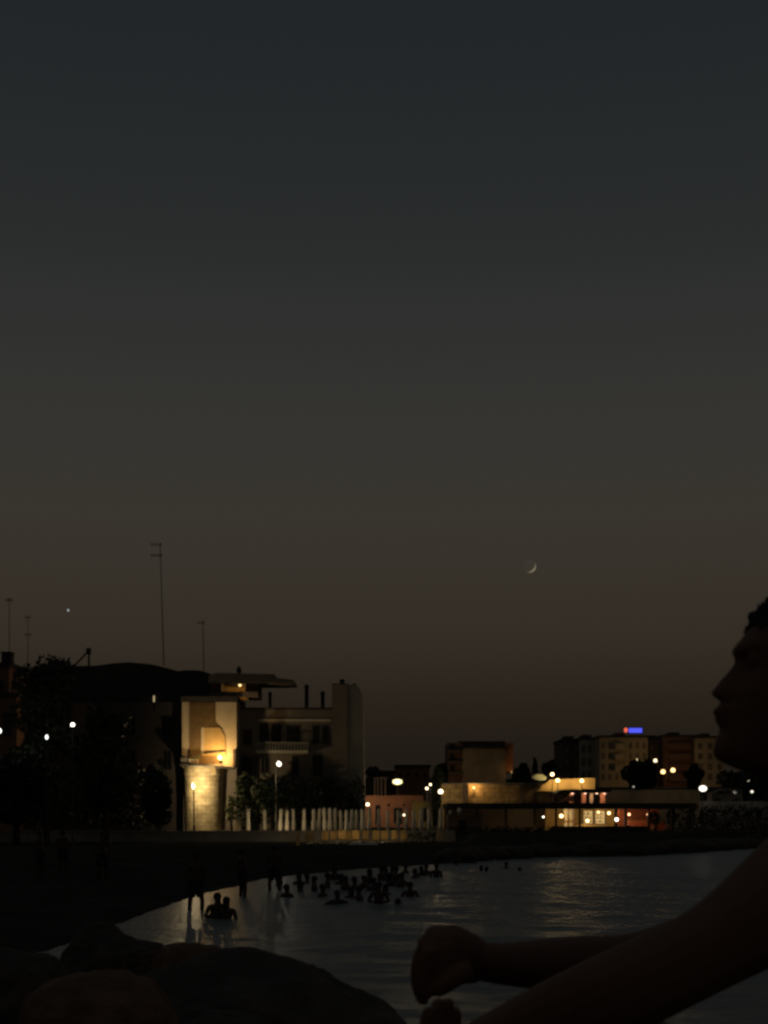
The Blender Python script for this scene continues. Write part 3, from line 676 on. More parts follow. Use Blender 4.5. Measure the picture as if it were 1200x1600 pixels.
# ================================================================== middle of the town
t = block('pink_house', 'low pink house lit by a globe lamp behind the parasols', 'house', 570, 661, 1243, 158, 8, 'pink', roofh=0.12, roofmat='pink', roof_over=0.06)
for a, c, d, e in [(586.5,594,1257.5,1287),(615,628.5,1262,1287),(605.5,609,1256,1260),(630,633,1256,1260)]: pwin(t, a, c, d, e, 158, bars=0)
t = block('olive_annex', 'olive yellow annex at the right end of the pink house', 'house', 644, 676, 1252, 156, 1.9, 'olive', roofh=0.1, roofmat='olive', roof_over=0.05); pwin(t, 661, 668, 1262, 1284, 156, bars=0)
post_lamp('warm globe lamp in front of the left end of the pink house', 574.5, 1257, 155, 0.26, CREAM, 17)
post_lamp('low warm lamp at the right corner of the pink house', 631.5, 1273.5, 154, 0.16, CREAM, 12)
def flood(label, px, py, Y, wpx, hpx, col, s, zb):
    x, z = X(px,Y), Z(py,Y); a, c = wpx/2/F*Y, hpx/2/F*Y
    t = thing('floodlight', label, 'floodlight', (x, Y, zb), 'floodlights of the town')
    b = MB(); b.tube([(x,Y+0.3,zb),(x,Y+0.3,z)], [0.06,0.05], 8); b.build('pole', M['metal'], t)
    b = MB(); b.box(x-a-0.05,x+a+0.05,Y+0.06,Y+0.25,z-c-0.05,z+c+0.05); b.build('housing', M['metal'], t, bevel=0.02)
    b = MB(); b.ball((x,Y+0.05,z), 1, 16, 10, (a,0.12,c)); b.build('lens', bulb(col, 2.2), t, smooth=True); lamp_light(t, (x,Y-0.1,z), 39.5*s*a*c*LAMP_GAIN, col, 0.1)
flood('broad yellow floodlight above the roof of the pink house', 621, 1221.5, 163, 15, 8, (1.0,0.82,0.36), 7, Z(1243,158))
t = thing('pergola', 'row of thin pale pergola posts left of the yellow floodlight', 'pergola', (X(594,164),164,Z(1243,158)))
for px in (585.5, 590.5, 596, 602):
    b = MB(); b.box(X(px,164)-0.05, X(px,164)+0.05, 164, 164.1, Z(1243,158), Z(1216,164)); b.build('post', M['canvas'], t)
b = MB(); b.box(X(583,164), X(607,164), 163.9, 164.2, Z(1216,164), Z(1214.6,164)); b.box(X(583,164), X(607,164), 165.4, 165.6, Z(1216,164), Z(1214.6,164)); b.build('beam', M['paleframe'], t)

t = block('brown_house', 'plain brown flat roofed house behind the yellow floodlight', 'house', 619, 671, 1195, 192, 10, 'terracotta', 1, 4, winpy=1216)
t = block('grey_house', 'dark low house behind the pergola posts', 'house', 573, 617, 1204, 196, 9, 'darkbrown', 1, 4, winpy=1216)
def block_flats():
    Y = 215
    t = block('apartment_block', 'squat brown apartment block with orange edge in the middle of the town', 'apartment block', 722, 790, 1166, Y, 12, 'blockbrown', 0)
    for (a, c, d, e) in [(700,722,1186,1194),(700,722,1203,1211)]:
        pass
    b = MB(); b.pbox(700, 721.8, 1160, 1232, Y, Y+0.6, Y+11); b.build('left_wing', M['redbrown'], t)
    for d in (1172, 1189, 1206):
        b = MB(); b.pbox(699, 721.6, d, d+4, Y, Y-0.8, Y+0.59); b.build('balcony', M['darkbrown'], t)
        pwin(t, 703, 711, d-11, d-1, Y+0.58)
    b = MB(); b.pbox(718, 792, 1157, 1165.9, Y, Y+2, Y+11); b.build('penthouse', M['darkbrown'], t)
    b = MB(); b.pbox(790.1, 802.5, 1160, 1206, Y, Y+0.5, Y+11); b.build('orange_bay', M['orange'], t)  # lamplight on this edge is put into the orange colour
block_flats()
wall_lamp('small warm lamp lighting the orange edge of the squat block', 800, 1206.5, 214, 0.16, WARM, 5, 215.5)

t = thing('retaining_wall', 'long stone retaining wall lit tan below the squat apartment block', 'wall', (X(780,150),150,0.95))
b = MB(); b.prism([(X(690,150),0.6),(X(690,150),Z(1226,150)),(X(745,150),Z(1225,150)),(X(800,150),Z(1227,150)),(X(862,150),Z(1224,150)),(X(862,150),0.6)], 150, 151); b.build('wall', M['wallstone'], t)
b = MB(); b.pbox(690, 862, 1223.6, 1223.6+1.4, 150, 149.9, 151.1); b.build('coping', M['concrete'], t)
for px in (727, 815): 
    b = MB(); b.box(X(px-4,150), X(px+4,150), 149.3, 149.996, 0.6, Z(1226,150)); b.build('buttress', M['darkbrown'], t)
t = thing('panel_wall', 'low tan wall with pale panels right of the terrace bar', 'wall', (X(1010,150),150,0.95))
b = MB(); b.box(X(936,150), X(1094,150), 150, 150.8, 0.6, Z(1234,150)); b.build('wall', M['tan'], t)
for k in range(7):
    b = MB(); q = 955+k*19; b.pbox(q, q+10, 1238, 1249, 150, 149.93, 149.996); b.build('panel', M['cream'], t)

post_lamp('upper big white globe lamp left of the retaining wall', 692, 1220, 205, 0.45, CREAM, 14)
post_lamp('lower big white globe lamp left of the retaining wall', 688.5, 1237, 145.5, 0.34, CREAM, 26)
post_lamp('small cream lamp, lower of the close pair by the dark tree', 667, 1232, 147, 0.2, CREAM, 10)
post_lamp('small cream lamp, upper of the close pair by the dark tree', 672.5, 1226, 149, 0.17, CREAM, 8)
wall_lamp('tiny cream lamp on the lit retaining wall', 740.5, 1231, 149.3, 0.13, WARM, 70, 150)
tree('dark upright tree beside the pair of big white lamps', 684, 1198, 1268, 17, 153, 1500, 0.4, seed=21)
tree('dark tree between the brown house and squat block', 690, 1192, 1225, 12, 200, 900, 0.45, seed=22)
tree('narrow dark cypress behind the retaining wall', 836, 1184, 1222, 5, 190, 500, 0.4, seed=23, shape='cone', name='cypress')
tree('low dark tree right of the narrow cypress', 858, 1190, 1216, 18, 200, 900, 0.45, seed=24)
tree('low dark tree left of the narrow cypress', 818, 1192, 1224, 15, 185, 800, 0.45, seed=25)
tree('dark tree crown behind the pergola', 583, 1198, 1216, 13, 186, 700, 0.4, seed=26)
tree('low dark tree right of the squat apartment block', 806, 1200, 1226, 8, 180, 400, 0.4, seed=27)

# ------------------------------------------------------------------ terrace bar (upper) with yellow wall
def terrace_bar():
    Y = 143.0
    t = thing('terrace_bar', 'small terrace bar with yellow gable and pink lit columns above the long dark roof', 'bar', (X(900,Y),Y,0.95))
    b = MB(); b.box(X(862,Y), X(952,Y), Y, Y+6.5, 0.6, Z(1255.5,Y)); b.build('base', M['darkbrown'], t)
    b = MB(); b.prism([(X(846,Y),Z(1235,Y)),(X(853,Y),Z(1226,Y)),(X(866,Y),Z(1217,Y)),(X(936,Y),Z(1214.5,Y)),(X(936,Y),Z(1232,Y)),(X(880,Y),Z(1233,Y)),(X(868,Y),Z(1236,Y))], Y+2.6, Y+4.2); b.build('gable_wall', M['ochre'], t)
    b = MB(); b.prism([(X(866,Y),Z(1240,Y)),(X(872,Y),Z(1235,Y)),(X(890,Y),Z(1233.5,Y)),(X(952,Y),Z(1234.5,Y)),(X(952,Y),Z(1238,Y))], Y-1.4, Y+5); b.build('canopy', M['darkroof'], t)
    b = MB(); b.box(X(868,Y), X(950,Y), Y+4.5, Y+4.8, Z(1255.5,Y), Z(1238,Y)); b.build('back_wall', M['darkbrown'], t)
    for a, c in [(890,896),(909.5,916),(922,927),(938.5,946)]:
        b = MB(); b.box(X(a,Y), X(c,Y), Y+0.1, Y+0.55, Z(1255.4,Y), Z(1239.6,Y)); b.build('column', M['pink'] if a != 922 else M['cream'], t, bevel=0.04)
    for px in (893, 913, 931, 943):
        b = MB(); x = X(px,Y); b.box(x-0.1, x+0.1, Y-0.75, Y-0.55, Z(1239.6,Y)-0.05, Z(1239.6,Y)-0.004); b.build('downlight', bulb(PINK, 2.2), t); lamp_light(t, (x,Y-0.65,Z(1239.6,Y)-0.12), 16, (1.0,0.62,0.36), 0.06)
    return t
terrace_bar()
t = thing('pink_parasol', 'half folded pink parasol at the left end of the terrace bar', 'parasol', (X(886,141.8),141.8,Z(1255.4,143)))
b = MB(); b.tube([(X(886,141.8),141.8,Z(1255.4,143)),(X(886,141.8),141.8,Z(1244,141.8))], [0.03,0.03], 8); b.build('pole', M['metal'], t)
b = MB(); b.prism([(X(875,141.8),Z(1252.5,141.8)),(X(888,141.8),Z(1245,141.8)),(X(894,141.8),Z(1244,141.8)),(X(897,141.8),Z(1253,141.8)),(X(886,141.8),Z(1251,141.8))], 141.4, 142.3); b.build('canopy', mat('pink canvas', (0.62,0.30,0.20), 0.9, 0.1), t)
post_lamp('upper left warm globe lamp over the yellow gable', 863, 1210, 143.5, 0.26, (1.0,0.68,0.30), 16)
post_lamp('second warm globe lamp over the yellow gable', 871.5, 1219.5, 144.4, 0.28, (1.0,0.68,0.30), 18)
post_lamp('right warm globe lamp in front of the yellow gable', 909, 1220, 144.4, 0.27, (1.0,0.68,0.30), 18)
t = thing('pale_awning', 'small pale green awning left of the yellow gable', 'awning', (X(843,146),146,0.95))
b = MB(); b.tube([(X(843,146),146.6,0.95),(X(843,146),146.6,Z(1214,146))], [0.06,0.05], 8); b.build('post', M['metal'], t)
b = MB(); b.prism([(X(832,146),Z(1215,146)),(X(836,146),Z(1210.5,146)),(X(846,146),Z(1209.5,146)),(X(853,146),Z(1214,146)),(X(852,146),Z(1219,146)),(X(840,146),Z(1219,146))], 145.6, 147.4); b.build('canopy', mat('pale green canvas', (0.42,0.46,0.32), 0.9, 0.15), t)

# ------------------------------------------------------------------ beach bar under the long dark roof
YR = 126.0
def beach_bar():
    Y = YR
    t = thing('beach_bar', 'long open beach bar under a flat dark roof with lit shelves', 'bar', (X(890,Y),Y,0.95))
    b = MB(); b.box(X(698,Y), X(1084,Y), Y-1, Y+9.5, Z(1264,Y), Z(1255,Y)); b.build('roof', M['darkroof'], t)
    b = MB(); b.box(X(698,Y), X(1084,Y), Y-0.6, Y+9.5, 0.7, 0.99); b.build('floor', M['wood'], t)
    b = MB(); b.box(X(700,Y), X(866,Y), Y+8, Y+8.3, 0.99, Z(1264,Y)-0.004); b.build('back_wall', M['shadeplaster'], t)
    b = MB(); b.box(X(866.1,Y), X(980,Y), Y+7, Y+7.3, 0.99, Z(1264,Y)-0.004); b.build('back_wall', M['ochre'], t)
    b = MB(); b.box(X(980.1,Y), X(1046,Y), Y+5, Y+5.3, 0.99, Z(1264,Y)-0.004); b.build('back_wall', M['redwood'], t)
    for px in (702, 745, 790, 835, 868, 905, 976, 1012, 1048, 1080):
        b = MB(); x = X(px,Y); b.box(x-0.09, x+0.09, Y-0.5, Y-0.32, 0.99, Z(1264,Y)-0.004); b.build('post', M['wood'], t)
    b = MB(); b.box(X(862,Y), X(1012,Y), Y-0.25, Y+0.35, 0.99, Z(1291,Y)+0.0); b.build('front_parapet', M['darkbrown'], t)
    return t
beach_bar()
def shelf(px0, px1, label):
    Y = YR+6.4; x0, x1 = X(px0,Y), X(px1,Y); z0, z1 = 0.99, Z(1266.5,Y)
    t = thing('bottle_shelf', label, 'shelf', ((x0+x1)/2, Y, 0.99), 'lit shelves behind the bar')
    b = MB(); b.box(x0, x1, Y+0.3, Y+0.36, z0, z1); b.build('back_panel', M['backlit'], t)
    b = MB()
    for k in range(6): z = z0+(z1-z0)*k/5; b.box(x0, x1, Y-0.05, Y+0.298, z-0.035, z+0.0)
    b.build('boards', M['redwood'], t)
    for q in (x0-0.08, x1+0.004):
        b = MB(); b.box(q, q+0.076, Y-0.05, Y+0.36, z0, z1+0.04); b.build('side_board', M['wood'], t)
    b = MB(); rr = random.Random(int(px0))
    for k in range(1, 5):
        z = z0+(z1-z0)*k/5; x = x0+0.1
        while x < x1-0.12:
            r = rr.uniform(0.03,0.05); hh = rr.uniform(0.14,0.25); b.tube([(x,Y+0.12,z+0.002),(x,Y+0.12,z+hh*0.65),(x,Y+0.12,z+hh)], [r,r,r*0.3], 6); x += rr.uniform(0.12,0.3)
    b.build('bottles', mat('dull bottle glass', (0.10,0.06,0.02), 0.3, 0.3, 4), t)['kind'] = 'stuff'
shelf(912, 926.5, 'left brightly lit shelf of bottles in the beach bar')
shelf(930, 945.5, 'right brightly lit shelf of bottles in the beach bar')
rtop = Z(1264, YR)
BL = [(877,1275,YR+1.0,0.26,(1.0,0.66,0.28),18,'leftmost bright lamp hanging in the beach bar'),(918,1282.5,YR+3.5,0.22,(1.0,0.66,0.28),14,'low lamp hanging in front of the left bottle shelf'),
      (951.5,1270.5,YR+4.5,0.22,(1.0,0.66,0.28),18,'lamp hanging right of the right bottle shelf'),(963.5,1280.5,YR+1.5,0.24,WHITE,12,'whitish low lamp right of the bottle shelves'),
      (983,1272.5,YR+1.0,0.17,(1.0,0.5,0.24),14,'pinkish lamp over the red counter'),(1012,1272.5,YR+1.4,0.13,(1.0,0.5,0.24),11,'small pinkish lamp, right of the red counter lamp'),
      (935,1269,YR+4.8,0.15,WARM,26,'warm lamp hanging between the two bottle shelves'),(849,1276.5,YR+1,0.12,WHITE,6,'small dim white lamp in the dark left part of the bar'),(890,1268.5,YR+4,0.14,(1.0,0.66,0.28),14,'lamp high between leftmost lamp and the shelves')]
for a in BL: hang_lamp(a[6], a[0], a[1], a[2], a[3], a[4], a[5], rtop)
def counter(px0, px1, py0, Y, label, m):
    t = thing('bar_counter', label, 'counter', (X((px0+px1)/2,Y), Y, 0.99), 'counters of the beach bar')
    b = MB(); b.box(X(px0,Y), X(px1,Y), Y, Y+0.6, 0.99, Z(py0,Y)-0.06); b.build('body', M[m], t)
    b = MB(); b.box(X(px0-1,Y), X(px1+1,Y), Y-0.1, Y+0.7, Z(py0,Y)-0.056, Z(py0,Y)); b.build('top', M['wood'], t)
counter(982, 1010, 1280, YR+2.2, 'left red wooden counter under the pinkish lamp', 'redwood')
counter(1014, 1040, 1284, YR+2.6, 'right red wooden counter beside a post', 'redwood')
counter(892, 950, 1287, YR+4.2, 'long counter in front of the bottle shelves', 'ochre')
for px, lab in ((885,'left white tied curtain beside the bar lamp'),(893,'right white tied curtain beside the bar lamp')):
    Y = YR+2.2; x = X(px,Y); n = 18; v = []; f = []
    rows = [(0.99,0.20),(1.3,0.19),(1.75,0.11),(2.1,0.17),(rtop-0.004,0.22)]
    for z, r in rows:
        for k in range(n): a = 6.283*k/n; q = r*(1+0.15*math.cos(6*a)); v.append((x+q*math.cos(a), Y+q*0.6*math.sin(a), z))
    for i in range(len(rows)-1):
        for k in range(n): f.append((i*n+k, i*n+(k+1)%n, (i+1)*n+(k+1)%n, (i+1)*n+k))
    b = MB(); b.add(v, f); t = thing('curtain', lab, 'curtain', (x,Y,0.99), 'white curtains of the beach bar'); b.build('cloth', M['canvas'], t, smooth=True)
    b = MB(); b.tube([(x,Y,1.70),(x,Y,1.80)], [0.13,0.13], 14); b.build('tie', M['redwood'], t)
for px, h_, lab in ((1023,1.35,'dark potted shrub between the two red counters'),(1049,1.7,'taller dark potted shrub at the right end of the bar')):
    Y = YR+0.9; x = X(px,Y); t = thing('potted_shrub', lab, 'potted plant', (x,Y,0.99), 'potted shrubs of the beach bar')
    b = MB(); b.tube([(x,Y,0.99),(x,Y,1.4)], [0.2,0.28], 14); b.build('pot', M['terracotta'], t, smooth=True)
    b = MB(); leaf_cloud(b, [(x,Y,1.4+h_*0.45,0.42,0.4,h_*0.5)], 420, 0.16, random.Random(px)); b.build('foliage', M['leafdark'], t)
t = thing('low_wall', 'short pale wall stub lit beside the foot of the stone bastion', 'wall', (X(371,125),125,0.95))
b = MB(); b.pbox(365.5, 377, 1279, 1301, 125, 125, 125.5); b.build('wall', M['cream'], t, bevel=0.06); b = MB(); b.pbox(365, 377.5, 1277, 1278.9, 125, 124.95, 125.55); b.build('coping', M['concrete'], t)
wall_lamp('flat pale lamp on the dark post left of the lit bar', 836, 1297, YR-0.8, 0.1, CREAM, 1.5, YR-0.5)

# ------------------------------------------------------------------ right: apartment blocks, sign, trees, lamps
AP = [('dark brown apartment block at the left end of the right cluster', 880, 906, 1154, 258, 'darkbrown', 3, 2, None),
      ('grey tan apartment block, second from left in the right cluster', 906.5, 936.5, 1152, 256, 'paleplaster', 3, 3, None),
      ('wide tan apartment block under the blue roof sign', 937, 1012, 1149, 250, 'tan', 4, 7, (1,0.3,0.5)),
      ('narrow dark apartment block right of the wide tan block', 1012.5, 1035.5, 1153, 256, 'darkbrown', 4, 2, None),
      ('red brown apartment block with balconies near the face', 1036, 1086, 1148, 252, 'redbrown', 4, 4, (0,0.15,0.85)),
      ('tan apartment block right behind the chin of the seated person', 1086.5, 1132, 1150, 250, 'tan', 4, 3, None)]
for lab, a, c, d, Y, m, rws, cls, bal in AP:
    t = block('apartment_block', lab, 'apartment block', a, c, d, Y, 14, m, rws, cls, balcony=bal, winpy=1222, pane='dullglass', frame='wood')
    b = MB(); q = (a+c)/2; b.pbox(q-6, q+8, d-6, d-0.1, Y, Y+4, Y+9); b.build('stair_head', M['darkbrown'], t)
t = thing('roof_sign', 'long blue glowing sign with a red end on an apartment roof', 'sign', (X(990,251),251,Z(1149,250)))
b = MB(); b.pbox(981, 1005, 1136.5, 1146, 251, 251.1, 251.5); b.build('box', M['metal'], t)
b = MB(); b.pbox(982.5, 1003.5, 1137.5, 1145, 251, 251.02, 251.098); b.build('blue_panel', M['bluesign'], t, bevel=0.03)
b = MB(); b.ball((X(978,251),251.05,Z(1140.8,251)), 0.42, 16, 10, (0.8,0.3,1.0)); b.build('red_disc', M['redsign'], t)
for px in (984, 1001):
    b = MB(); b.box(X(px,251)-0.06, X(px,251)+0.06, 251.2, 251.32, Z(1149,250), Z(1146,251)); b.build('leg', M['metal'], t)
tree('round dark tree crown in front of the wide tan block', 999, 1187, 1234, 32, 205, 3200, 0.5, seed=41)
tree('dark tree below the red brown block', 1085, 1192, 1236, 17, 195, 1500, 0.45, seed=42)
tree('dark spreading tree at far right behind the seated person', 1165, 1200, 1262, 55, 150, 2500, 0.45, seed=43)
post_lamp('dim lamp just over the round dark tree', 995, 1187, 212, 0.24, CREAM, 1.2)
post_lamp('topmost of three yellow lamps right of the round tree', 1024, 1188.5, 238, 0.42, CREAM, 4.5)
post_lamp('left of the lower two yellow lamps right of the round tree', 1036, 1206, 239, 0.55, WARM, 5)
post_lamp('right of the lower two yellow lamps right of the round tree', 1051.5, 1203.5, 241, 0.55, WARM, 5)
post_lamp('small dull lamp at the foot of the round dark tree', 990, 1229.5, 160, 0.16, WHITE, 0.8)
flood('bright white floodlight right of the tan panel wall', 1098.5, 1232, 141, 12, 9, WHITE, 3, 0.9)
t = thing('white_van', 'dim van parked right of the bright white floodlight', 'van', (X(1138,143),143,4.0))
Y = 143.0
b = MB(); b.prism([(X(p,Y),Z(q,Y)) for p, q in [(1112,1252),(1112,1240),(1118,1237),(1128,1233.5),(1134,1232),(1160,1233),(1161,1252)]], Y, Y+2.2); b.build('body', M['shadeplaster'], t, bevel=0.04)
for px in (1121, 1151):
    b = MB(); x = X(px,Y); b.tube([(x,Y-0.06,Z(1252,Y)),(x,Y+0.2,Z(1252,Y))], [0.33,0.33], 16); b.build('wheel', M['darkroof'], t)
for a, c in ((1122,1131),(1134,1144),(1146,1157)):
    b = MB(); b.pbox(a, c, 1235.5, 1240, Y, Y-0.02, Y+0.05); b.build('side_window', M['glass'], t)
t['category'] = 'van'
t = thing('parking_deck', 'dark raised parking deck carrying the dim van', 'deck', (X(1140,143),142,0.9))
b = MB(); b.box(X(1092,142), X(1290,142), 141.6, 148, 0.6, Z(1257,143)); b.build('slab', M['concrete'], t); b = MB(); b.box(X(1092,142), X(1290,142), 141.3, 141.59, 0.6, Z(1252,142)); b.build('edge_wall', M['concrete'], t)
post_lamp('small white lamp low beside the neck of the seated person', 1175, 1237, 139.5, 0.2, WHITE, 2)
post_lamp('dim lamp above the small white one beside the neck', 1170, 1219.5, 149, 0.22, WHITE, 0.35)

# dark hedge, slatted fence and rocks along the right shore
def hedge(label, px0, px1, py0, Y, seed):
    rnd = random.Random(seed); x0, x1 = X(px0,Y), X(px1,Y); g = G((x0+x1)/2, Y); zt = Z(py0,Y)
    t = thing('hedge', label, 'hedge', ((x0+x1)/2, Y, g), 'dark hedges')
    b = MB(); n = int((x1-x0)/0.9)
    leaf_cloud(b, [(x0+(x1-x0)*(i+0.5)/n, Y+rnd.uniform(-.2,.2), g+(zt-g)*0.5, 0.75, 0.7, (zt-g)*rnd.uniform(0.42,0.56)) for i in range(n)], int((x1-x0)*75*(zt-g)), 0.26, rnd); b.build('foliage', M['leafdark'], t)
    b = MB()
    for i in range(n): x = x0+(x1-x0)*(i+0.5)/n; b.tube([(x,Y,g-0.1),(x,Y,g+(zt-g)*0.6)], [0.04,0.02], 6)
    b.build('stems', M['bark'], t)
hedge('long dark hedge on the shore in front of the beach bar', 752, 1010, 1292, 116, 51)
hedge('taller dark hedge at the right end of the shore', 1062, 1330, 1256, 119, 52)
hedge('tall dark hedge at left, filling the space below the vaulted house', -60, 258, 1192, 118.7, 54)
hedge('tall dark hedge behind the parasols below the long house', 372, 566, 1213, 127.0, 55)
hedge('short dark hedge left of the long one', 640, 690, 1301, 112, 53)
t = thing('slat_fence', 'dim upright slat fence in front of the tall right hedge', 'fence', (X(1120,115),115,G(X(1120,115),115)))
zb = G(X(1120,115),115)
for k in range(9):
    px = 1066+k*17; b = MB(); b.box(X(px,115)-0.05, X(px,115)+0.05, 115, 115.1, zb-0.2, zb+1.6); b.build('post', M['wood'], t)
b = MB(); b.box(X(1062,115), X(1206,115), 115.11, 115.16, zb+0.3, zb+0.42); b.box(X(1062,115), X(1206,115), 115.11, 115.16, zb+1.2, zb+1.32); b.build('rails', M['wood'], t)
t = thing('beach_hut', 'dark boarded beach hut standing behind the left end of the bar', 'hut', (X(728,118),118,0.95))
b = MB(); b.pbox(700, 752, 1274, 1299, 118, 118, 121); b.build('wall', M['wood'], t)
b = MB(); b.prism([(X(697,118),Z(1274,118)),(X(726,118),Z(1268,118)),(X(755,118),Z(1274,118)),(X(755,118),Z(1273,118)),(X(726,118),Z(1266.6,118)),(X(697,118),Z(1273,118))][::-1], 117.7, 121.3); b.build('roof', M['darkroof'], t)
pwin(t, 716, 728, 1280, 1298, 118, bars=0)

def rock(label, c, size, seed, p=2.0, m='rock', group=None, amp=0.22, sub=4, name='rock', foot=None):
    bm = bmesh.new(); bmesh.ops.create_icosphere(bm, subdivisions=sub, radius=1)
    off = Vector((seed*3.17, seed*1.31, seed*0.77))
    for v in bm.verts:
        u = v.co.normalized(); s = (abs(u.x)**p+abs(u.y)**p+abs(u.z)**p)**(-1/p); u2 = u*s
        d = 1+amp*(noise.fractal(u*1.6+off, 1.0, 2.1, 5)*0.55) + amp*0.3*noise.noise(u*6+off) - amp*0.35*abs(noise.noise(u*3.3+off*1.7))
        v.co = Vector((u2.x*size[0]*d, u2.y*size[1]*d, u2.z*size[2]*d))
        if foot is not None and v.co.z < 0:                 # the rock goes down to the ground it lies on, spreading a little
            k = -v.co.z/size[2]; v.co.z *= max(1.0, foot/size[2]); v.co.x *= 1+0.18*k; v.co.y *= 1+0.35*k
    me = bpy.data.meshes.new(name); bm.to_mesh(me); bm.free(); me.materials.append(M[m]); me.polygons.foreach_set('use_smooth', [True]*len(me.polygons))
    o = bpy.data.objects.new(name, me); COL.objects.link(o); o.location = c
    return tag(o, label, 'rock', group)
def prock(label, px, pyc, apx, cpx, Y, seed, p, m='rock', ry=None, amp=0.2):
    s = Y/F; yc = Y+(ry or apx*s)*0.2; g = min(G(X(px,Y)+dx*apx*s, yc+dy*apx*s) for dx in (-1,0,1) for dy in (-1,0,1))
    return rock(label, (X(px,Y), yc, Z(pyc,Y)), (apx*s, ry or apx*s, cpx*s), seed, p, m, 'rocks in the foreground', amp, sub=5, foot=Z(pyc,Y)-g+0.15)
prock('pointed dark rock rising at the left of the foreground', 160, 1545, 100, 112, 9, 1, 1.35)
prock('flat topped reddish rock in the middle of the foreground', 296, 1545, 60, 70, 6.5, 2, 3.2, 'rockred', amp=0.12)
prock('large dark rock sloping down to the right in the foreground', 372, 1640, 285, 160, 5, 3, 1.45, amp=0.16)
prock('rounded near rock at the bottom left corner', 150, 1640, 125, 120, 4, 4, 2.4, 'rockred', amp=0.15)
prock('low rock at the bottom edge right of the rounded one', 350, 1625, 75, 42, 3.6, 5, 2.2)
prock('dark rock at the left edge of the foreground', 0, 1590, 125, 105, 7, 6, 2.0)
prock('small flat rock at the water left of the reddish rock', 222, 1510, 48, 40, 8.2, 7, 2.2)
rock('boulder the person sits on', (0.72, 1.95, 1.42), (0.62, 0.62, 0.42), 8, 2.6, 'rock', 'rocks in the foreground', 0.12)
rock('boulder under the feet of the person', (0.02, 1.75, 1.36), (0.5, 0.55, 0.42), 9, 2.6, 'rock', 'rocks in the foreground', 0.12)
rr = random.Random(90); shore = [(8.2,82),(14.7,84.6),(27.8,106),(36,109)]
k = 0
SHL = ['first','second','third','fourth','fifth','sixth','seventh','eighth','ninth','tenth','eleventh','twelfth','thirteenth','fourteenth','fifteenth','sixteenth','seventeenth','eighteenth','nineteenth','twentieth','twenty first','twenty second','twenty third']
for (x0,y0),(x1,y1),n in [((3.4,73.2),(8.2,82.6),6),((8.2,82.6),(14.7,85.4),7),((14.7,85.4),(27.8,107),10)]:
    for i in range(n):
        q = (i+rr.uniform(.2,.8))/n; x = x0+(x1-x0)*q; y = y0+(y1-y0)*q+rr.uniform(0,1.5); s = rr.uniform(0.5,1.0)
        rock('dark shore boulder, %s from the left along the right shore' % SHL[k], (x, y, 0.1+0.15*s), (s*1.25, s*0.9, s*0.62), 20+k, 2.3, 'rock', 'boulders along the right shore', 0.3, 3, 'boulder'); k += 1

# ================================================================== people
def skin_mesh(joints, edges, root, sub=2):
    names = list(joints); idx = {n: i for i, n in enumerate(names)}
    me = bpy.data.meshes.new('body'); me.from_pydata([joints[n][:3] for n in names], [(idx[a], idx[b]) for a, b in edges], [])
    o = bpy.data.objects.new('tmp', me); COL.objects.link(o)
    md = o.modifiers.new('Skin', 'SKIN'); md.use_smooth_shade = True
    sv = me.skin_vertices[0].data
    for n in names:
        r = joints[n][3]; sv[idx[n]].radius = (r, joints[n][4] if len(joints[n]) > 4 else r)
    for v in sv: v.use_root = False
    sv[idx[root]].use_root = True
    s = o.modifiers.new('Sub', 'SUBSURF'); s.levels = sub; s.render_levels = sub
    dg = bpy.context.evaluated_depsgraph_get(); dg.update()
    m2 = bpy.data.meshes.new_from_object(o.evaluated_get(dg)); bpy.data.objects.remove(o); bpy.data.meshes.remove(me)
    m2.polygons.foreach_set('use_smooth', [True]*len(m2.polygons))
    return m2
BE = [('pelvis','spine'),('spine','chest'),('chest','neck'),('neck','head'),('head','crown'),
      ('chest','shl'),('shl','ell'),('ell','hal'),('hal','fil'),('chest','shr'),('shr','elr'),('elr','har'),('har','fir'),
      ('pelvis','hil'),('hil','knl'),('knl','anl'),('anl','tol'),('pelvis','hir'),('hir','knr'),('knr','anr'),('anr','tor')]
def body(pose='stand', hgt=1.7, heavy=1.0, legs=0.12):
    j = dict(pelvis=(0,0,.94,.135,.11), spine=(0,0,1.14,.125,.095), chest=(0,0.01,1.31,.15,.105), neck=(0,0,1.45,.055), head=(0,-.015,1.55,.078,.09), crown=(0,-.005,1.655,.062,.075),
        hil=(-.09,0,.86,.088), knl=(-legs,-.02,.49,.06), anl=(-legs,.02,.09,.042), tol=(-legs,-.13,.03,.035), hir=(.09,0,.86,.088), knr=(legs,-.02,.49,.06), anr=(legs,.02,.09,.042), tor=(legs,-.13,.03,.035))
    arms = {'stand': [(-.18,0,1.39),(-.25,.03,1.12),(-.24,-.06,.88),(-.23,-.1,.78)],
            'out':   [(-.18,0,1.39),(-.42,-.03,1.24),(-.62,-.12,1.10),(-.70,-.15,1.05)],
            'bent':  [(-.18,0,1.39),(-.29,-.05,1.16),(-.13,-.24,1.16),(-.06,-.28,1.18)],
            'up':    [(-.18,0,1.40),(-.31,-.02,1.55),(-.22,-.03,1.76),(-.19,-.03,1.84)]}
    pl_, pr_ = {'stand':('stand','stand'),'outr':('stand','out'),'bent':('bent','bent'),'upr':('bent','up'),'outb':('out','out')}[pose]
    for sfx, sgn, p in (('l',1,pl_),('r',-1,pr_)):
        a = arms[p]
        for nm, q, r in zip(('sh','el','ha','fi'), a, (.062,.045,.034,.022)): j[nm+sfx] = (q[0]*sgn, q[1], q[2], r)
    k = hgt/1.73
    j = {n: (v[0]*k*heavy, v[1]*k, v[2]*k) + tuple(q*k*(heavy if n in ('pelvis','spine','chest') else 1) for q in v[3:]) for n, v in j.items()}
    return skin_mesh(j, BE, 'pelvis', 2)
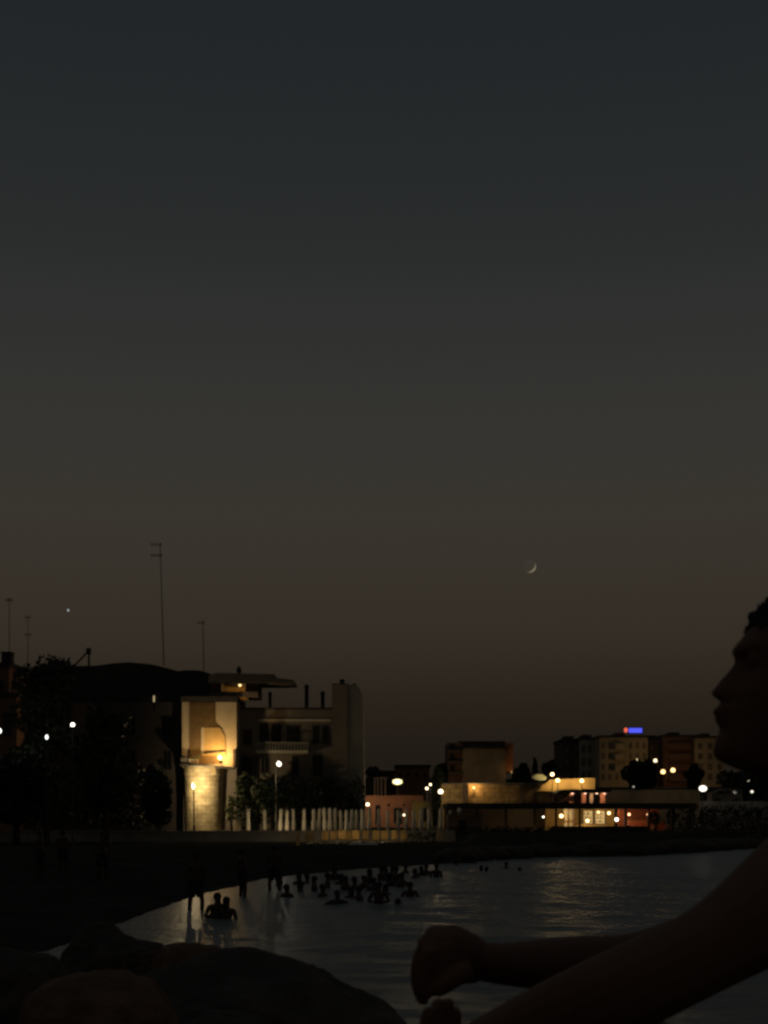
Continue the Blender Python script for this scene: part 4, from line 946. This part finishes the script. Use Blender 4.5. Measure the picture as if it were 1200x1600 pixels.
def hair_cap(hgt, parent, longh=False):
    k = hgt/1.73; b = MB(); b.ball((0,0.012*k,1.615*k), 0.098*k, 14, 9, (0.92,1.05,0.95))
    if longh: b.ball((0,0.065*k,1.50*k), 0.085*k, 12, 8, (0.95,0.6,1.7))
    b.v = [tuple(Vector(v)+world_of(parent)) for v in b.v]
    return b.build('hair', M['hair'], parent, smooth=True)
def person(label, mesh, x, y, z, rz, hgt, longh=False, group=None, cloth=True):
    o = bpy.data.objects.new('person', mesh); COL.objects.link(o); o.location = (x, y, z)
    if not mesh.materials: mesh.materials.append(M['skindim'])
    tag(o, label, 'person', group)
    hair_cap(hgt, o, longh)
    o.rotation_euler = (0,0,rz)
    return o
meshes = {p: body(p) for p in ('stand','outr','bent','upr','outb')}
wide = body('stand', 1.75, 1.02, 0.17)
# the couple in the shallows
def shorts(parent, hgt=1.75):
    k = hgt/1.73; b = MB()
    b.tube([(0,0,1.04*k),(0,0,0.9*k)], [0.165*k,0.175*k], 16); b.tube([(-.1*k,0,.9*k),(-.12*k,0,.58*k)], [0.1*k,0.09*k], 12); b.tube([(.1*k,0,.9*k),(.12*k,0,.58*k)], [0.1*k,0.09*k], 12)
    b.v = [tuple(Vector(v)+world_of(parent)) for v in b.v]; return b.build('swim_shorts', M['darkcloth'], parent, smooth=True)
Yc = 34.5
def bather_z(py_top, Y, hgt): return Z(py_top, Y) - hgt
p1 = person('bather standing waist deep, left one of the close couple in the lit shallows', body('bent', 1.76, 1.12), X(339,Yc), Yc+0.1, bather_z(1393,Yc,1.76), 0.5, 1.76, False, 'couple in the shallows')
p2 = person('bather with one arm stretched out, right one of the close couple in the shallows', body('outr', 1.70, 1.08), X(354,Yc), Yc, bather_z(1399,Yc,1.70), math.pi-0.35, 1.70, True, 'couple in the shallows')
# standing at the water's edge
for lab, px, pyf, rz, h_ in [('person standing with legs apart at the water edge left of the couple', 306, 1422, 0.6, 1.72),
                             ('person standing at the water edge right behind the couple', 379, 1402, 2.0, 1.7),
                             ('stocky person standing ankle deep, nearest to the waterline right of the couple', 429, 1392, -0.4, 1.72)]:
    Y = H*F/(pyf-HOR); x = X(px,Y); shorts(person(lab, wide, x, Y, min(-0.05, G(x,Y)) if G(x,Y) > -0.3 else -0.25, rz, 1.75, False, 'people at the water edge'))
for lab, px, pyf, rz in [('dim figure standing on the dark beach, far left below the hedge', 62, 1372, 1.2), ('dim figure on the dark beach right of the far left one', 98, 1366, 2.9), ('dim figure on the dark beach below the broad tree', 160, 1380, 0.2)]:
    Y = 0
    for k_ in range(40):
        Y = (H - G(X(px, Y or 60), Y or 60))*F/(pyf-HOR)
    x = X(px,Y); shorts(person(lab, meshes['stand'] if rz < 3 else meshes['bent'], x, Y, G(x,Y)-0.03, rz, 1.7, rz > 4, 'people on the dark beach'), 1.7)
# bathers further out: column of the photo, row of the waterline, height above the water in pixels, pose
BA = [(448,1402,22,'bent','bather just right of the stocky person at the waterline'),(467,1382,18,'stand','bather farther in left of the main group'),(491,1393,26,'stand','bather standing upright at the left end of the main group'),
      (504,1400,20,'bent','bather low in water right of the upright one'),(523,1376,24,'stand','bather nearest the beach in the left half of the group'),(527,1413,24,'outb','bather with both arms out, lowest in the left half of the group'),
      (540,1391,24,'bent','bather between arms spread one and middle pair'),(548,1402,18,'stand','bather at the left of the middle pair'),(561,1408,26,'stand','bather at the right of the middle pair'),
      (569,1388,22,'bent','bather directly behind the middle pair'),(577,1380,24,'stand','bather farther back, right of the middle pair'),(592,1414,38,'bent','largest lone bather right of the middle of the group'),
      (596,1377,26,'stand','bather straight behind the largest lone one, far back'),(610,1384,22,'upr','bather raising one arm right of the middle'),(619,1382,30,'stand','tall bather left in the right hand pair'),
      (628,1388,26,'bent','bather right in the right hand pair'),(622,1416,14,'stand','bather with only head and shoulders out below the right hand pair'),(641,1400,24,'bent','lone bather right of the right hand pair'),
      (648,1372,16,'stand','bather in the small far group, leftmost'),(658,1368,16,'bent','bather in the small far group, second'),(666,1366,17,'stand','bather in the small far group, third'),(682,1370,22,'stand','bather in the small far group, rightmost and tallest'),
      (600,1366,16,'stand','far bather close to the beach behind the pairs'),(634,1364,15,'bent','far bather close to the beach left of the small far group'),
      (437,1384,24,'stand','slim bather standing just behind the stocky person'),(470,1394,20,'bent','bather left of the upright one, nearer the camera'),(480,1380,16,'stand','bather in the gap behind the upright one'),
      (512,1388,26,'stand','tall bather just right of the low one in the left half'),(533,1382,18,'bent','bather between beach and the arms spread one'),(554,1390,22,'stand','bather wedged behind the left of the middle pair'),
      (584,1392,22,'stand','bather close behind the largest lone one, to its left'),(603,1398,18,'bent','bather close to the largest lone one, on its right'),(613,1374,22,'stand','bather far back left of the tall right hand pair'),
      (712,1352,9,'stand','tiny swimmer head close to the right shore rocks'),(752,1361,10,'bent','tiny swimmer, left of the two side by side'),(760,1362,9,'stand','tiny swimmer, right of the two side by side'),
      (791,1357,12,'stand','tiny swimmer alone in the middle of the bay'),(812,1361,7,'stand','tiny swimmer farthest right in the bay')]
for i, (px, py, hh, pose, lab) in enumerate(BA):
    Y = H*F/(py-HOR); x = X(px,Y); out_m = hh/F*Y
    o = person(lab, meshes[pose], x, Y, -(1.70-out_m), R.uniform(0,6.28) if pose != 'outb' else 0.3, 1.70, i % 3 == 1, 'bathers in the dark sea')

# ------------------------------------------------------------------ the seated person close on the right
def seated_person():
    D = 1.75
    def P(px, py, Y): return (X(px,Y), Y, Z(py,Y))
    J = {}
    def j(n, p, r, r2=None): J[n] = (*p, r) if r2 is None else (*p, r, r2)
    YN, YF = 1.56, 1.95
    j('pelvis', (0.70,1.75,1.97), .15, .13); j('spine', (0.71,1.75,2.14), .14, .11); j('chest', (0.66,1.75,2.33), .15, .12)
    j('neck', (0.565,1.75,2.475), .062); j('neckup', (0.52,1.75,2.56), .06); j('skull', (0.515,1.75,2.64), .06)
    # near arm: shoulder, elbow, wrist
    j('shn', P(1300,1350,YN), .082); j('den', P(1217,1412,1.55), .063); j('upn', P(1118,1479,1.53), .047); j('eln', P(955,1558,1.50), .049); j('fon', P(850,1607,1.55), .049); j('wrn', P(715,1655,1.66), .032); j('han', P(672,1640,1.72), .036,.02)
    # far arm
    j('shf', (0.56,1.94,2.40), .066); j('upf', (0.48,2.06,2.33), .052); j('elf', P(1000,1506,2.12), .047); j('fof', P(880,1507,2.06), .043); j('wrf', P(768,1506,2.0), .032,.029); j('haf', P(722,1494,1.98), .036,.026)
    # legs
    j('hn', (0.62,1.66,1.96), .10); j('thn', (0.44,1.65,2.10), .082); j('kn', (0.255,1.65,2.24), .060); j('can', (0.20,1.66,2.02), .058); j('ann', (0.14,1.66,1.84), .040); j('ton', (0.0,1.66,1.80), .034)
    j('hf', (0.62,1.84,1.96), .10); j('thf', (0.44,1.86,2.10), .082); j('kf', (0.265,1.87,2.235), .060); j('caf', (0.21,1.86,2.02), .058); j('anf', (0.15,1.86,1.84), .040); j('tof', (0.01,1.86,1.80), .034)
    E_ = [('pelvis','spine'),('spine','chest'),('chest','neck'),('neck','neckup'),('neckup','skull'),
          ('chest','shn'),('shn','upn'),('upn','eln'),('eln','fon'),('fon','wrn'),('wrn','han'),('chest','shf'),('shf','upf'),('upf','elf'),('elf','fof'),('fof','wrf'),('wrf','haf'),
          ('pelvis','hn'),('hn','thn'),('thn','kn'),('kn','can'),('can','ann'),('ann','ton'),('pelvis','hf'),('hf','thf'),('thf','kf'),('kf','caf'),('caf','anf'),('anf','tof')]
    ms = []
    J['clf'] = (0.60,1.80,2.37,.085); J['cln'] = (0.60,1.68,2.37,.085); J['pn'] = (0.70,1.71,1.97,.11); J['pf'] = (0.70,1.79,1.97,.11)
    for ch in (['pelvis','spine','chest','neck','neckup','skull'], ['cln','shn','den','upn','eln','fon','wrn','han'], ['clf','shf','upf','elf','fof','wrf','haf'],
               ['pn','hn','thn','kn','can','ann','ton'], ['pf','hf','thf','kf','caf','anf','tof']):
        ms.append(skin_mesh({n: J[n] for n in ch}, list(zip(ch[:-1], ch[1:])), ch[0], 2))
    # far hand: bent down over the knee, knuckles towards the left top, fingers hanging and curling
    def chain(pts, rad):
        jj = {str(i): (*p, r) for i, (p, r) in enumerate(zip(pts, rad))}
        return skin_mesh(jj, [(str(i), str(i+1)) for i in range(len(pts)-1)], '0', 2)
    Yh = 1.97
    b = MB()
    # palm block: lofted from wrist to knuckles
    sec = [(P(756,1508,2.0),.027,.024),(P(732,1499,1.985),.036,.036),(P(708,1494,1.975),.043,.042),(P(686,1497,1.97),.045,.044),(P(668,1506,1.965),.034,.040)]
    rings = []
    for i, (c, rv, rw) in enumerate(sec):
        c = Vector(c); d = (Vector(sec[min(i+1,4)][0])-Vector(sec[max(i-1,0)][0])); d.y = 0; d.normalize()
        up = Vector((d.z, 0, -d.x))
        rings.append([c + up*rv*math.cos(t_)*1.0 + Vector((0,1,0))*rw*math.sin(t_) for t_ in [2*math.pi*k/16 for k in range(16)]])
    v = [q for r in rings for q in r]; f = [(i*16+k, i*16+(k+1)%16, (i+1)*16+(k+1)%16, (i+1)*16+k) for i in range(4) for k in range(16)]
    f += [tuple(range(15,-1,-1)), tuple(64+k for k in range(16))]
    b.add(v, f); ob = b.build('tmp', M['skin']); ms.append(ob.data); bpy.data.objects.remove(ob)
    fing = [(-.033, [(680,1476),(661,1500),(658,1534),(672,1556)], .0100), (-.011, [(676,1468),(655,1496),(652,1538),(664,1570)], .0105),
            (.011, [(678,1470),(658,1500),(656,1540),(668,1568)], .0100), (.033, [(686,1482),(668,1510),(665,1540),(678,1556)], .0090)]
    for off, pts, r in fing:
        ms.append(chain([Vector(P(a, c, Yh))+Vector((0,off*1.05,0)) for a, c in pts], [r*1.35, r*1.15, r, r*0.8]))
    ms.append(chain([P(734,1514,1.955), P(708,1528,1.93), P(690,1542,1.93), P(677,1554,1.935)], [.017,.0145,.0125,.010]))
    # near hand resting below, its fingers reaching up to the far hand
    for off, pts, r in [(-.03, [(668,1640),(666,1600),(672,1568)], .0098), (-.008, [(676,1640),(682,1594),(686,1556)], .0102), (.014, [(690,1640),(698,1594),(700,1558)], .0098), (.034, [(704,1642),(712,1602),(712,1574)], .009)]:
        ms.append(chain([Vector(P(a, c, 1.74))+Vector((0,off*0.6,0)) for a, c in pts], [r*1.4, r*1.1, r*0.85]))
    ms.append(chain([P(720,1650,1.70), P(735,1628,1.70), P(728,1606,1.715)], [.015,.013,.010]))
    # head: horizontal slices with the profile read off the photo
    prof = [(893,1300),(905,1258),(920,1228),(940,1205),(958,1189),(975,1177),(985,1169),(995,1162),(1005,1153),(1013,1146),(1019,1143.5),(1026,1146),(1033,1148),(1040,1144.5),(1048,1137.5),(1056,1131),(1064,1124),(1072,1117.5),(1079,1111.5),(1085,1109.5),(1090,1115),(1094,1124),(1098,1128),(1102,1125),(1106,1117.5),(1110,1112.5),(1114,1113),(1117,1121),(1120,1119),(1124,1115.5),(1129,1118.5),(1136,1125.5),(1144,1124.5),(1152,1120),(1162,1116.5),(1172,1114),(1180,1115),(1186,1120),(1193,1132),(1201,1150),(1212,1185)]
    base = [(893,1300),(920,1230),(940,1207),(985,1172),(1005,1160),(1019,1155),(1033,1157),(1056,1153),(1085,1145),(1110,1138),(1130,1136),(1144,1133),(1162,1130),(1180,1130),(1193,1142),(1212,1190)]
    back = [(893,1310),(905,1352),(920,1376),(940,1396),(985,1422),(1033,1430),(1085,1420),(1130,1395),(1180,1365),(1212,1350)]
    half = [(893,.012),(905,.038),(920,.052),(940,.063),(985,.074),(1033,.077),(1085,.073),(1110,.068),(1144,.060),(1170,.050),(1186,.042),(1212,.040)]
    ip = lambda tab, q: float(np.interp(q, [a for a, _ in tab], [c for _, c in tab]))
    sq = lambda tab: [((985-(985-p)*0.70) if p < 985 else p, c) for p, c in tab]
    prof, base, back, half = sq(prof), sq(base), sq(back), sq(half)
    rows = [p for p, _ in prof]; fine = sorted(set(list(np.arange(921.2, 1212, 3.2)) + rows)); N = 72; v = []
    for py in fine:
        xf, xb, xk, hw = X(ip(prof,py),D), X(ip(base,py),D), X(ip(back,py),D), ip(half,py)
        xm = xb + (xk-xb)*0.48
        nose = 1 if 1030 < py < 1097 else 0
        sg = np.interp(py, [893,1010,1030,1050,1085,1097,1105,1125,1140,1185,1212], [.05,.05,.012,.011,.017,.02,.024,.022,.024,.026,.03])
        for k in range(N):
            a = 2*math.pi*k/N; c, s = math.cos(a), math.sin(a)
            yy = hw*abs(s)**0.9*(1 if s >= 0 else -1)
            if c > 0: x = xm + (xb-xm)*abs(c)**0.8
            else: x = xm + (xk-xm)*abs(c)**0.85
            if c > 0:
                g_ = math.exp(-(yy/sg)**2); x += (xf-xb)*g_
                e_ = math.exp(-((py-1040)/13)**2)*math.exp(-((abs(yy)-.032)/.016)**2); x += 0.010*e_
                ck = math.exp(-((py-1080)/22)**2)*math.exp(-((abs(yy)-.045)/.018)**2); x -= 0.004*ck
            v.append((x, D+yy, Z(py,D)))
    f = []
    for i in range(len(fine)-1):
        for k in range(N): f.append((i*N+k, (i+1)*N+k, (i+1)*N+(k+1)%N, i*N+(k+1)%N))
    f += [tuple(range(N)), tuple(range(len(v)-1, len(v)-N-1, -1))]
    b = MB(); b.add(v, f)
    for s in (-1, 1):       # ears
        b.ball((X(1292,D), D+s*.078, Z(1062,D)), .030, 14, 10, (0.62,0.30,1.05)); b.ball((X(1168,D)+.004, D+s*.031, Z(1036,D)), .0115, 12, 8)
    ob = b.build('tmp', M['skin']); headm = ob.data; bpy.data.objects.remove(ob); ms.append(headm)
    # join and remesh to one continuous surface
    bm = bmesh.new()
    for m in ms:
        bt = bmesh.new(); bt.from_mesh(m); bmesh.ops.recalc_face_normals(bt, faces=bt.faces)
        if bt.calc_volume(signed=True) < 0: bmesh.ops.reverse_faces(bt, faces=bt.faces)
        tmp = bpy.data.meshes.new('tmp'); bt.to_mesh(tmp); bt.free(); bm.from_mesh(tmp)
    print('PIECES', [len(m.vertices) for m in ms])
    me = bpy.data.meshes.new('person'); bm.to_mesh(me); bm.free()
    o = bpy.data.objects.new('tmp', me); COL.objects.link(o)
    for p_ in me.polygons: p_.use_smooth = True
    rm = o.modifiers.new('r', 'REMESH'); rm.mode = 'VOXEL'; rm.voxel_size = 0.0036; rm.use_smooth_shade = True
    sm = o.modifiers.new('s', 'SMOOTH'); sm.factor = 0.5; sm.iterations = 2
    dg = bpy.context.evaluated_depsgraph_get(); dg.update()
    m2 = bpy.data.meshes.new_from_object(o.evaluated_get(dg)); bpy.data.objects.remove(o)
    m2.materials.clear(); m2.materials.append(M['skin']); m2.polygons.foreach_set('use_smooth', [True]*len(m2.polygons))
    root = Vector((0.70,1.75,1.84)); m2.transform(Matrix.Translation(-root)); m2.name = 'person'
    o = bpy.data.objects.new('person', m2); COL.objects.link(o); o.location = root
    tag(o, 'person seated close on the right in dark profile, bare arms stretched forward over the knees', 'person')
    # hair: an uneven shell over the skull
    hv = []; hf = []; NR = 90; NA = 140; c0 = Vector((X(1298,D), D, Z(1057,D)))
    for i in range(NR+1):
        th = math.pi*0.80*i/NR
        for k in range(NA):
            a = 2*math.pi*k/NA; d = Vector((math.sin(th)*math.cos(a), math.sin(th)*math.sin(a), math.cos(th)))
            r = Vector((d.x*0.108, d.y*0.088, d.z*0.128))
            cut = 1.0
            fr = max(0, -d.x)                                  # front side towards the face
            lim = math.pi*(0.80-0.52*min(1, fr*1.5)**0.7)
            t2 = min(th, lim); d2 = Vector((math.sin(t2)*math.cos(a), math.sin(t2)*math.sin(a), math.cos(t2)))
            r = Vector((d2.x*0.112, d2.y*0.092, d2.z*0.118))*(1+0.07*noise.noise(d2*9)+0.055*noise.noise(d2*24)+0.045*noise.noise(d2*55))
            hv.append(c0+r)
    for i in range(NR):
        for k in range(NA): hf.append((i*NA+k, (i+1)*NA+k, (i+1)*NA+(k+1)%NA, i*NA+(k+1)%NA))
    b = MB(); b.add(hv, hf); b.build('hair', M['hair'], o, smooth=True)
    # dark vest and shorts over torso and hips
    T = {k_: J[k_] for k_ in ('pelvis','spine','chest')}
    T = {k_: tuple(list(vv[:3])+[q+.012 for q in vv[3:]]) for k_, vv in T.items()}
    T['stl'] = (0.60,1.64,2.40,.075); T['str'] = (0.60,1.87,2.40,.075)
    m3 = skin_mesh(T, [('pelvis','spine'),('spine','chest'),('chest','stl'),('chest','str')], 'pelvis', 2); m3.materials.append(M['darkcloth']); m3.transform(Matrix.Translation(-root))
    h = bpy.data.objects.new('vest', m3); COL.objects.link(h); h.parent = o
    b = MB(); b.ball((0.70,1.75,1.975), 0.175, 20, 14, (0.98,1.08,0.86))
    for s_ in ('n','f'):
        p0, p1 = Vector(J['h'+s_][:3]), Vector(J['th'+s_][:3])
        b.tube([p0-(p1-p0)*0.25, p0, p0.lerp(p1,0.5), p1], [0.10,0.122,0.112,0.1], 20)
    b.build('shorts', M['darkcloth'], o, smooth=True)
seated_person()
